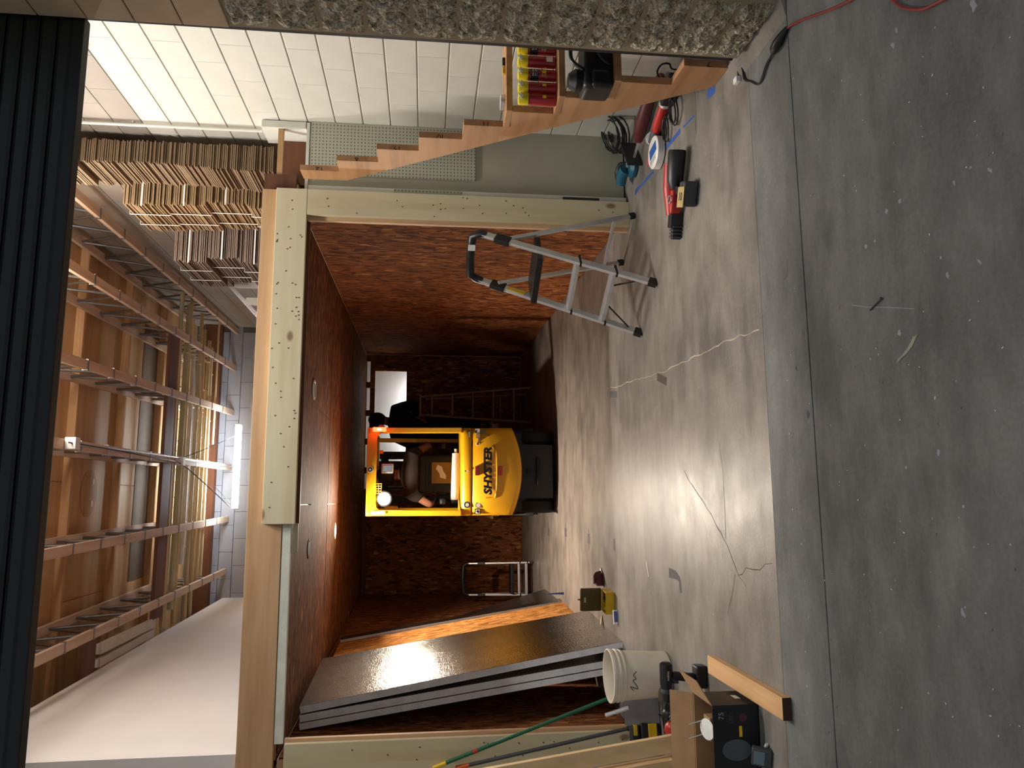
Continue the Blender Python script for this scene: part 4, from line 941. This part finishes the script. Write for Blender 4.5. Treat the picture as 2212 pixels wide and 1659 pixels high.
B().ico((.135, .02, 1.66), .118, 3, (.95, 1.0, 1.12)).build('hood', NAVY, pe, True)
fingers(wbody, (.15, .36, 1.145), (-.5, .8, .1), (0, 0, 1), SK); fingers(wbody, (-.07, .36, 1.125), (.4, .8, .1), (0, 0, 1), SK)
for s in (-1, 1):
    x = -.10 if s < 0 else .06; B().box(x - .05, x + .05, -.10, .17, .0, .09, .03, seg=3).build('boot', MAT['black'], pe, True)

# ---------------------------------------------------------------- ladders
def stepladder(t, wb, wt, sp, h, hinge, steps, mats):
    """front rails with flat treads, rear legs, top hoop; local x across, y back, z up"""
    al, bk = mats; f = .58; top = (f * sp * h / hinge)
    fr = lambda s, z: Vector((s * (wb/2 + (wt/2 - wb/2) * z / h), f * sp * z / hinge, z))
    rl = lambda s, z: Vector((s * (wb/2 * 1.0 + (wt/2 - wb/2) * z / h - .012), sp + (f * sp - sp) * z / hinge + .012, z))
    for s in (-1, 1):
        B().bar(fr(s, .035), fr(s, h - .02), .022, .052, (0, 1, 0), .004).build('front_rail', al, t)
        B().bar(rl(s, .035), rl(s, hinge), .020, .034, (0, 1, 0), .004).build('rear_leg', al, t)
        B().bar(fr(s, 0), fr(s, .05), .034, .062, (0, 1, 0), .004).build('foot', bk, t); B().bar(rl(s, 0), rl(s, .045), .03, .044, (0, 1, 0), .004).build('foot', bk, t)
        B().bar(fr(s, hinge - .05), fr(s, hinge + .05), .036, .075, (0, 1, 0), .006).build('hinge_cover', bk, t)
    for i, z in enumerate(steps):
        a, b_ = fr(-1, z), fr(1, z); big = (i == len(steps) - 1)
        d = .25 if big else .075
        B().box(a.x + .012, b_.x - .012, a.y - d * .35, a.y + d * .65, z - (.03 if big else .02), z + .012, .006).build('platform' if big else 'tread', bk if big else al, t)
        if not big:
            for q in (a, b_): B().box(q.x - .016, q.x + .016, q.y - .04, q.y + .05, z - .025, z - .012).build('tread_bracket', bk, t)
    B().bar(rl(-1, .16), rl(1, .16), .02, .02).build('rear_brace', al, t)
    a, b_ = fr(-1, h), fr(1, h)
    B().tube([fr(-1, h - .06), fr(-1, h - .02), a + Vector((.03, 0, .03)), (a + b_) / 2 + Vector((0, 0, .04)), b_ + Vector((-.03, 0, .03)), fr(1, h - .02), fr(1, h - .06)], [.026, .03, .03, .03, .03, .03, .026], 10).build('top_rail', bk, t, True)
    for s in (-1, 1): B().tube([fr(s, steps[0] - .01) + Vector((-s * .14, .02, 0)), fr(s, .09) + Vector((-s * .012, .01, 0))], .006, 6).build('corner_brace', bk, t)
    return fr, a, b_
F3, F4, F1, F2 = G(1420, 618), G(1385, 715), G(1375, 468), G(1345, 567)
mid = (F3 + F4) / 2; back = ((F1 + F2) / 2 - mid); rz = math.atan2(back.y, back.x) - math.pi/2
sl_ = thing('step_ladder', 'aluminium step ladder with black platform standing before the right OSB wall', 'step ladder', mid, rz)
fr, a, b_ = stepladder(sl_, (F3 - F4).length, .40, back.length, 1.16, .99, (.27, .50, .755), (MAT['alu'], MAT['black']))
B().box((a.x+b_.x)/2 + .07, (a.x+b_.x)/2 + .12, a.y - .034, a.y - .028, a.z + .01, a.z + .06).build('white_label', MAT['white_pl'], sl_)
q = fr(-1, .86); B().bar(fr(-1, .80) + Vector((.013, 0, 0)), fr(-1, .92) + Vector((.013, 0, 0)), .002, .035, (0, 1, 0)).build('warning_label', MAT['yellow'], sl_)
# small folded step ladder at the back left
p = (G(1147, 1212) + G(1145, 1278)) / 2
s2 = thing('step_ladder', 'small step ladder in shadow beside the left OSB wall', 'step ladder', (p.x, 10.55, 0), math.radians(4))
stepladder(s2, .43, .42, .30, .92, .70, (.10, .20, .30), (MAT['alu'], MAT['black']))
# wooden step ladder beside the forklift
wl_ = thing('wooden_ladder', 'old wooden step ladder standing in shadow by the back wall', 'ladder', (1.36, 10.62, 0), 0)
WL = wood('weathered_ladder_wood', '9a7550', '74543a', 'z', 16, knots=False)
for s in (-1, 1):
    B().bar((s * .25, 0, 0), (s * .13, .22, 1.58), .028, .07, (0, 1, 0), .004).build('side_rail', WL, wl_); B().bar((s * .22, .50, 0), (s * .11, .28, 1.5), .022, .04, (0, 1, 0), .003).build('rear_leg', WL, wl_)
for i in range(5):
    z = .25 + .29 * i; k = z / 1.58; w = .25 - .12 * k
    B().box(-w + .012, w - .012, .22 * k - .05, .22 * k + .06, z - .012, z + .012, .003).build('tread', WL, wl_)
B().box(-.16, .16, .17, .36, 1.56, 1.59, .004).build('top_board', WL, wl_); B().bar((-.2, .44, .4), (.2, .44, .4), .03, .02).build('rear_brace', WL, wl_)

# ---------------------------------------------------------------- foil-faced boards leaning on the left wall
def foilmat():
    t = NT('foil_facing'); v = t.coord()
    n = t.vor(v, 90, out='Distance'); w1 = t.noise(t.coord((260, 3, 3)), 1, 2); w2 = t.noise(t.coord((4, 130, 4)), 1, 2); big = t.noise(v, 2.2, 3)
    h = t.math('ADD', t.math('ADD', t.math('MULTIPLY', n, .9), t.math('MULTIPLY', w2, .5)), t.math('MULTIPLY', big, 3.0))
    t.bump(h, .75, .0024)
    return t.out(t.ramp(t.noise(t.coord((1.5, 8, 1.5)), 2, 3), [(.3, (.34, .32, .30, 1)), (.7, (.46, .44, .42, 1))]), .22, 1.0)
MAT['foil'] = foilmat(); MAT['foam_grey'] = plain('grey_foam_core', 'e4e5e6', .8, bump=.3)
def board(name, label, bn, bf, tn, tf, th, face, core, group=None, cat='board'):
    """bottom near, bottom far, top near, top far of the exposed face"""
    bn, bf, tn, tf = map(Vector, (bn, bf, tn, tf)); n = (bf - bn).cross(tn - bn).normalized()
    if n.x > 0: n = -n
    t = thing(name, label, cat, bn, 0, group); P = [bn, bf, tf, tn]
    B().loft([[p + n * .003 - bn for p in P], [p + n * th - bn for p in P]]).build('foam_core', core, t)
    B().loft([[p - bn for p in P], [p + n * .0028 - bn for p in P]]).build('foil_face', face, t)
    return n
gb = 'foil-faced insulation boards stacked against the left wall'
BN, BF = Vector((-1.05, 5.80, 0)), Vector((-.99, 7.02, 0))
TN, TF = PX(651, 1523, -1.45), None
TN = Vector((-1.44, 5.82, 2.37)); TF = TN + (BF - BN) + Vector((.03, 0, 0))
board('insulation_board', 'foil-faced insulation board, outermost of the leaning stack', BN, BF, TN, TF, .052, MAT['foil'], MAT['foam_grey'], gb)
o1 = Vector((-.115, 0, 0)); o2 = Vector((-.058, 0, 0))
board('insulation_board', 'middle foil-faced insulation board of the leaning stack', BN + o1, BF + o1, TN + o2, TF + o2, .052, MAT['foil'], MAT['foam_grey'], gb)
o1 = Vector((-.172, 0, 0)); o2 = Vector((-.114, 0, 0))
board('insulation_board', 'insulation board at the back of the leaning stack, nearest the wall', BN + o1, BF + o1, TN + o2, TF + o2, .048, MAT['foil'], MAT['foam_grey'], gb)
# OSB sheet and narrow foil boards further back
def sheet(name, label, bn, bf, tn, tf, th, mat, cat):
    bn, bf, tn, tf = map(Vector, (bn, bf, tn, tf)); n = (bf - bn).cross(tn - bn).normalized(); n = -n if n.x > 0 else n
    return tag(B().loft([[p for p in (bn, bf, tf, tn)], [p + n * th for p in (bn, bf, tf, tn)]]).build(name, mat), label, cat)
sheet('osb_sheet', 'loose OSB sheet leaning on the left wall behind the foil boards', (-1.13, 7.12, .001), (-1.08, 8.32, .001), (-1.50, 7.12, 2.36), (-1.45, 8.32, 2.36), .012, MAT['osb_new'], 'sheet')
board('insulation_board', 'narrow foil board leaning beyond the loose OSB sheet', (-1.07, 8.36, .001), (-1.06, 8.48, .001), (-1.42, 8.36, 2.36), (-1.41, 8.48, 2.36), .03, MAT['foil'], MAT['foam_grey'])
board('insulation_board', 'short foil board propped low against the left wall', (-1.09, 8.55, .001), (-1.08, 9.55, .001), (-1.33, 8.55, 1.15), (-1.33, 9.1, 1.15), .03, MAT['foil'], MAT['foam_grey'])
# ---------------------------------------------------------------- toolbox, chalk reel, tag on the floor
tb = thing('drill_bit_case', 'open yellow bit case with its brown lid raised', 'tool case', (G(1326, 1301).x, 6.10, 0), math.radians(-6))
BR = plain('brown_lid_plastic', '5c4a16', .45)
B().box(-.085, .085, -.075, .075, 0, .012, .003).build('case_floor', MAT['yellow'], tb)
for x0, x1, y0, y1 in ((-.085, .085, -.075, -.068), (-.085, .085, .068, .075), (-.085, -.078, -.068, .068), (.078, .085, -.068, .068)): B().box(x0, x1, y0, y1, .012, .07, .002).build('case_side', MAT['yellow'], tb)
lid = B().box(-.09, .09, .06, .09, .072, .245, .012, seg=3).build('lid', BR, tb, True)
B().box(-.02, .02, .056, .061, .20, .215, .003).build('lid_latch', MAT['alu'], lid)
for i, (x, c) in enumerate(((-.05, 'yellow'), (-.02, 'yellow'), (.02, 'dkgrey'), (.05, 'red'))): B().box(x - .011, x + .011, -.04, .05, .013, .062, .004).build('bit_holder', MAT[c], tb)
B().tube([(0, .08, .245), (0, .08, .262)], .006, 8).build('hang_tab', MAT['orange'], tb)
p = G(1302, 1250); cr_ = thing('chalk_reel', 'dark red chalk line reel with crank on the floor', 'chalk reel', (p.x, p.y, 0), math.radians(20))
B().prism([(-.06, 0), (.03, 0), (.065, .015), (.055, .06), (.02, .085), (-.03, .085), (-.06, .05)], .035, Matrix(((1, 0, 0, 0), (0, 0, 1, -.018), (0, 1, 0, 0), (0, 0, 0, 1))), .008).build('reel_body', MAT['maroon'], cr_, True)
B().tube([(-.01, -.02, .06), (-.01, -.035, .06), (-.05, -.035, .09), (-.05, -.055, .09)], .005, 6).build('crank', MAT['black'], cr_); B().box(.06, .09, -.008, .008, .0, .014, .002).build('hook', MAT['alu'], cr_)
p = G(1334, 1335); pk = thing('blister_packet', 'small white blister packet beside the bit case', 'packet', (p.x, p.y, 0), math.radians(10))
B().box(-.05, .06, -.012, .012, 0, .035, .006).build('packet', MAT['white_pl'], pk); B().box(-.03, .05, -.0135, -.011, .004, .03).build('printed_card', plain('violet_print', '5a5f9a', .5), pk)
p = G(1300, 1335); tg2 = thing('price_label', 'small cream label tied to the bit case', 'label', (p.x - .02, p.y - .02, .0), .5)
B().box(-.045, .04, -.02, .02, .001, .003, M=Matrix.Rotation(.25, 4, 'Y') @ Matrix.Translation((0, 0, .011))).build('label_card', plain('cream_card', 'e0c9a0', .7), tg2)
p = G(1218, 1282); tag(B().prism([(-.012, 0), (.012, 0), (.004, .17), (-.004, .17)], .012, Matrix.Translation((p.x, p.y, 0)) @ Matrix(((1, 0, 0, 0), (0, 0, 1, 0), (0, 1, 0, 0), (0, 0, 0, 1))), .002).build('blue_wedge', MAT['bluetape']), 'slim blue wedge standing on the floor near the short foil board', 'wedge')

# ---------------------------------------------------------------- bucket, brooms, drill, lumber, carton (left foreground)
p = G(1452, 1460); bk_ = thing('bucket', 'milky white plastic bucket standing open on the floor', 'bucket', (p.x - .01, 4.74, 0))
B().lathe([(.0, .002), (.125, .0), (.132, .008), (.146, .29), (.152, .292), (.152, .302), (.148, .304), (.149, .318), (.155, .32), (.155, .33), (.150, .332), (.151, .348), (.157, .352), (.157, .368), (.150, .37), (.146, .362), (.143, .29), (.128, .012), (.0, .010)], 40, cap=False).build('pail', MAT['bucketm'], bk_, True, ang=30)
B().lathe([(.1485, .298), (.1485, .30)], 30, cap=False).build('rim_band', MAT['bucketm'], bk_)
B().tube(spline([(.157, 0, .31), (.13, .10, .24), (.0, .168, .20), (-.13, .10, .24), (-.157, 0, .31)], 6), .0035, 6).build('bail_handle', MAT['steel'], bk_, True)
scr = [(-.06, -.132, .25), (-.035, -.142, .27), (-.05, -.139, .225), (-.02, -.144, .24), (.0, -.146, .255), (.01, -.146, .235), (.03, -.144, .25), (.05, -.139, .23)]
B().tube(spline(scr, 4), .002, 5).build('marker_scrawl', blk, bk_, True)
B().box(-.10, -.02, -.14, -.125, .03, .09, .002, M=Matrix.Rotation(-.25, 4, 'Z')).build('torn_label', plain('stained_label', '8d7d68', .8), bk_)
def broom(name, label, foot, tipp, hm, tipm, band=None):
    foot, tipp = Vector(foot), Vector(tipp); d = (tipp - foot).normalized(); L = (tipp - foot).length
    t = thing(name, label, 'broom', foot, 0)
    B().tube([d * .16, d * (L - .09)], .0125, 12).build('handle', MAT[hm], t, True); B().tube([d * (L - .09), d * L], .014, 12).build('grip_tip', MAT[tipm], t, True)
    if band: B().tube([d * (L * band), d * (L * band + .03)], .0135, 12).build('band', MAT['red'], t, True)
    return t, d
tip1 = PY(936, 1659, 5.245); g, d = broom('push_broom', 'broom with green handle, red band and yellow tip leaning on the left post', (-1.165, 5.04, .0), tip1, 'green', 'yellow', .80)
B().box(-.16, .16, -.02, .02, .075, .13, .008, M=Matrix.Rotation(.25, 4, 'Z')).build('broom_head', MAT['dkgrey'], g); stuff(B().box(-.155, .155, -.022, .022, .002, .075, .004, M=Matrix.Rotation(.25, 4, 'Z')).build('bristles', plain('grey_bristles', '77746e', .9, bump=.8), g))
tip2 = PY(985, 1659, 5.24); g, d = broom('angle_broom', 'broom with grey handle and orange tip leaning on the left post', (-1.40, 4.97, .0), tip2, 'dkgrey', 'orange')
B().tube([d * .08, d * .2], [.03, .016], 12).build('ferrule', MAT['black'], g, True); stuff(B().prism([(-.12, .0), (.10, .0), (.04, .12), (-.03, .12)], .03, Matrix(((1, 0, 0, 0), (0, 0, 1, -.015), (0, 1, 0, .002), (0, 0, 0, 1)))).build('bristles', plain('grey_broom_fibre', '5c5a58', .9, bump=.8), g))
# dust pan behind the bucket
dpn = thing('dust_pan', 'grey plastic dust pan standing behind the bucket', 'dust pan', (-1.30, 4.99, 0), .1)
B().prism([(-.13, 0), (.13, 0), (.11, .22), (-.11, .22)], .006, Matrix.Translation((0, -.075, .004)) @ Matrix.Rotation(math.radians(78), 4, 'X')).build('pan', MAT['steel'], dpn); B().tube([(0, -.08, .20), (-.05, -.02, .34)], .013, 8).build('pan_handle', MAT['alu'], dpn, True)
# charger with battery
ch = thing('battery_charger', 'black battery charger with yellow label behind the lumber', 'charger', (G(1420, 1567).x - .04, G(1420, 1567).y - .04, 0), math.radians(8))
B().box(-.09, .07, -.05, .06, 0, .13, .012, seg=3).build('housing', MAT['black'], ch, True); B().box(-.088, -.06, -.054, -.046, .02, .11, .003).build('white_label', MAT['white_pl'], ch)
B().box(-.02, .07, -.056, -.048, .03, .085, .004).build('yellow_label', MAT['yellow'], ch); B().box(-.08, .06, -.035, .05, .13, .185, .012, seg=3).build('battery_pack', MAT['black'], ch, True); B().box(-.0, .061, -.037, .02, .15, .175, .003).build('yellow_patch', MAT['yellow'], ch)
B().tube(spline([(.07, 0, .03), (.12, -.05, .008), (.10, -.12, .008), (.02, -.14, .008)], 5), .005, 6).build('power_lead', MAT['black'], ch, True)
gl = thing('work_gloves', 'pair of red and black work gloves crumpled on the floor', 'gloves', (G(1448, 1533).x - .06, G(1448, 1533).y - .08, 0), .6)
for x, m, a in ((-.03, 'red', .3), (.05, 'black', -.4)):
    B().ico((x, 0, .035), .05, 2, (.9, 1.3, .7)).build('palm', MAT[m], gl, True)
    for i in range(4): B().tube([(x - .03 + .02 * i, -.05, .035), (x - .035 + .023 * i, -.10, .03), (x - .03 + .022 * i, -.12, .012)], [.013, .012, .009], 8).build('glove_finger', MAT['black'] if i % 2 else MAT[m], gl, True)
    B().tube([(x + .04, -.01, .035), (x + .07, -.05, .02)], [.014, .010], 8).build('glove_thumb', MAT[m], gl, True)
# cordless drill standing on its battery
drl = thing('cordless_drill', 'black cordless drill standing on its battery before the bucket', 'drill', (G(1528, 1466).x, G(1528, 1466).y + .03, 0), 0)
B().box(-.05, .065, -.04, .04, 0, .06, .012, seg=3).build('battery', MAT['black'], drl, True); B().bar((.0, 0, .055), (.015, 0, .185), .045, .036, (0, 1, 0), .014).build('grip', MAT['black'], drl, True)
B().tube([(.085, 0, .215), (.075, 0, .215), (-.02, 0, .215), (-.05, 0, .215)], [.02, .034, .034, .03], 16).build('motor_body', MAT['black'], drl, True)
B().tube([(-.05, 0, .215), (-.055, 0, .215), (-.07, 0, .215), (-.075, 0, .215)], [.03, .031, .031, .026], 16).build('clutch_ring', MAT['dkgrey'], drl, True)
B().tube([(-.075, 0, .215), (-.115, 0, .215), (-.125, 0, .215)], [.025, .022, .012], 14).build('chuck', MAT['black'], drl, True)
B().box(-.025, -.012, -.012, .012, .15, .18, .004).build('trigger', MAT['dkgrey'], drl); text('makita', .018, (.02, -.0345, .215), (1, 0, 0), (0, 0, 1), MAT['glass_tag'], drl, 'lettering', .0004)
# lumber leaning to the left edge
rl2 = random.Random(5)
LUM = wood('spruce_stud', 'd8b98a', 'bd9866', 'z', 18, knot_scale=1.7)
for i, (px, off, lb) in enumerate(((1490, 1588, 'foremost spruce stud leaning at the left beside the open carton'), (1500, 1612, 'second spruce stud of the leaning row beside the carton'), (1505, 1638, 'third spruce stud of the leaning row beside the carton'), (1508, 1662, 'fourth spruce stud of the leaning row beside the carton'))):
    b0 = Vector((-1.285 - (0, .085, .145, .205)[i], 4.22 - .01 * i, .0)); L = 2.4
    tp = b0 + Vector((-.40, .40, 2.1)).normalized() * 2.25
    t = thing('spruce_stud', lb, 'lumber', b0, 0, 'spruce studs leaning at the left')
    dd = (tp - b0).normalized(); B().bar(Vector((0, 0, .012)) , tp - b0, (.089, .038, .038, .038)[i], (.038, .089, .089, .089)[i], (.0, -1, .2), .003).build('stud', LUM, t)
# 2x4 on the floor
A, Bq = G(1707, 1534, .045), G(1545, 1432, .045)
A = Vector((-.845, 3.10, .0)); Bq = Vector((-.835, 3.93, .0))
t = thing('wood_offcut', 'short two-by-four lying flat on the floor by the carton', 'lumber', A, 0)
B().bar((0, 0, .0195), Bq - A + Vector((0, 0, .0195)), .089, .038, (0, 0, 1), .003).build('board', wood('offcut_spruce', 'd9ae7c', 'c0905c', 'y', 18, knot_scale=2.2), t)
B().bar((-.0001, -.0015, .0195), (-.0001, -.0002, .0195), .0885, .0375, (0, 0, 1)).build('end_shade', plain('shaded_end_wood', '3a2416', .85), t)  # end turned away from the light, its shade painted dark brown
# open carton with lamp print
cx0, cx1, cy0, cy1, chh = -1.30, -.905, 3.42, 3.66, .215
ct = thing('open_carton', 'open black printed carton holding recessed lamps', 'carton', ((cx0+cx1)/2, (cy0+cy1)/2, 0))
CB = plain('black_carton_print', '0e0f14', .5, var=.05); CI = plain('carton_inside', 'a37f58', .85); CS = plain('carton_side_print', '2a211d', .6)
w2, d2 = (cx1-cx0)/2, (cy1-cy0)/2
B().box(-w2, w2, -d2, -d2 + .005, 0, chh).build('front_panel', CB, ct); B().box(w2 - .005, w2, -d2 + .005, d2, 0, chh).build('side_panel', CS, ct)
B().box(-w2, w2, d2 - .005, d2, 0, chh).build('back_panel', CI, ct); B().box(-w2, -w2 + .005, -d2 + .005, d2 - .005, 0, chh).build('side_panel', CS, ct); B().box(-w2, w2, -d2, d2, 0, .004).build('bottom_panel', CI, ct)
def flap(a, b_, v, name): a, b_, v = Vector(a), Vector(b_), Vector(v); B().loft([[a, b_, b_ + v, a + v], [p + Vector((.0, .001, .004)) for p in (a, b_, b_ + v, a + v)]]).build(name, CI, ct)
flap((w2, -d2, chh), (w2, d2, chh), (.10, .03, .055), 'flap'); flap((-w2, d2, chh), (w2, d2, chh), (0, .07, .09), 'flap'); flap((-w2 + .02, -d2, chh), (-w2 + .02, d2, chh), (-.05, -.02, .09), 'flap')
yq = -d2 - .001; CT = plain('grey_print', '8d9197', .5)
text('75', .034, (w2 - .045, yq, .175), (1, 0, 0), (0, 0, 1), CT, ct, 'lettering', .0003)
text('LED', .026, (w2 - .055, yq, .13), (1, 0, 0), (0, 0, 1), plain('dim_print', '3f4450', .5), ct, 'lettering', .0003)
text('ance', .045, (w2 - .36, yq, .155), (1, 0, 0), (0, 0, 1), CT, ct, 'lettering', .0003)
B().lathe([(.045, 0), (.045, .0006)], 28, Matrix.Translation((w2 - .19, yq, .11)) @ Matrix.Rotation(math.pi/2, 4, 'X') @ Matrix.Diagonal((1, 1.5, 1, 1))).build('lamp_picture', plain('lamp_print', '4b5156', .5), ct)
B().lathe([(.018, 0), (.018, .0006)], 20, Matrix.Translation((w2 - .055, yq, .075)) @ Matrix.Rotation(math.pi/2, 4, 'X')).build('round_seal', plain('seal_print', '4a1f2a', .5), ct)
B().box(w2 - .135, w2 - .09, yq - .0006, yq, .082, .096).build('yellow_strip', MAT['yellow'], ct)
B().box(w2 + .0001, w2 + .0008, -.02, .04, .04, .065).build('barcode_label', MAT['glass_tag'], ct)
lm = thing('recessed_lamp', 'white recessed lamp trim resting in the open carton', 'lamp trim', ((cx0+cx1)/2 + .08, 3.50, .18), 0)
B().lathe([(.0, 0), (.032, .0), (.046, .008), (.046, .012), (.0, .016)], 30, Matrix.Rotation(.35, 4, 'X') @ Matrix.Translation((0, 0, .03)), cap=False).build('trim_plate', MAT['white_pl'], lm, True)
for s in (-.03, .03): B().tube([(s, .02, .045), (s - .02, .03, .11)], .0025, 6).build('spring_clip', MAT['alu'], lm, True)
B().box(-.05, .05, -.03, .05, -.175, .028).build('inner_tray', CI, lm)
# stud finder / meter and green marker
mt = thing('hand_meter', 'grey and black hand meter standing by the carton', 'meter', (G(1668, 1640).x, G(1668, 1640).y, 0), math.radians(-15))
B().box(-.04, .04, -.014, .018, 0, .085, .008, seg=3, M=Matrix.Rotation(-.45, 4, 'X')).build('body', MAT['dkgrey'], mt, True); B().box(-.03, .03, -.016, -.012, .03, .075, .002, M=Matrix.Rotation(-.45, 4, 'X')).build('screen', plain('meter_screen', '5e6d72', .2), mt)
B().tube([(-.03, -.03, .004), (-.06, -.06, .004)], .004, 6).build('probe', MAT['alu'], mt)
gm = thing('green_marker', 'green marker pen with pale cap beside the carton', 'marker', (-1.10, 3.36, .0), math.radians(-30))
B().tube([(-.06, 0, .011), (.03, 0, .011)], .011, 12).build('barrel', MAT['green'], gm, True); B().tube([(.03, 0, .011), (.06, 0, .011)], [.010, .007], 12).build('cap', MAT['glass_tag'], gm, True)
# ---------------------------------------------------------------- litter on the apron
p, q = G(1983, 722), G(1940, 785); m_ = (p + q) / 2
tag(B().loft([[(p.lerp(q, f) + Vector((0, 0, 0)) + Vector((.006 * math.sin(f * 9), w, .0))), (p.lerp(q, f) + Vector((.006 * math.sin(f * 9), -w, .0))), (p.lerp(q, f) + Vector((.006 * math.sin(f * 9), 0, .006)))] for f, w in ((0, .002), (.15, .009), (.4, .011), (.7, .012), (.9, .008), (1, .002))]).build('wood_splinter', plain('pale_splinter', 'c9bfa6', .8)), 'pale wood splinter lying on the dark concrete apron', 'splinter')
p, q = G(1906, 645), G(1881, 670); nl = thing('nail', 'single steel nail lying on the dark concrete apron', 'nail', (p + q) / 2, 0); c_ = (p + q) / 2
B().tube([p - c_ + Vector((0, 0, .004)), q - c_ + Vector((0, 0, .003))], .0024, 8).build('shank', MAT['dkgrey'], nl); dd = (p - q).normalized(); B().tube([p - c_ + Vector((0, 0, .0045)), p - c_ + dd * .002 + Vector((0, 0, .0045))], .005, 10).build('head', MAT['dkgrey'], nl)
chips = B(); rq = random.Random(2)
for i in range(90):
    pp = G(rq.uniform(1700, 2205), rq.uniform(40, 1650)); s = rq.uniform(.001, .0028); chips.box(-s * rq.uniform(1, 2.4), s, -s * .7, s * .7, 0, s * .5, M=Matrix.Translation(pp) @ Matrix.Rotation(rq.uniform(0, 6), 4, 'Z'))
oc = stuff(chips.build('paint_chips', MAT['glass_tag'])); oc['label'] = 'tiny pale chips scattered over the concrete apron'; oc['category'] = 'debris'
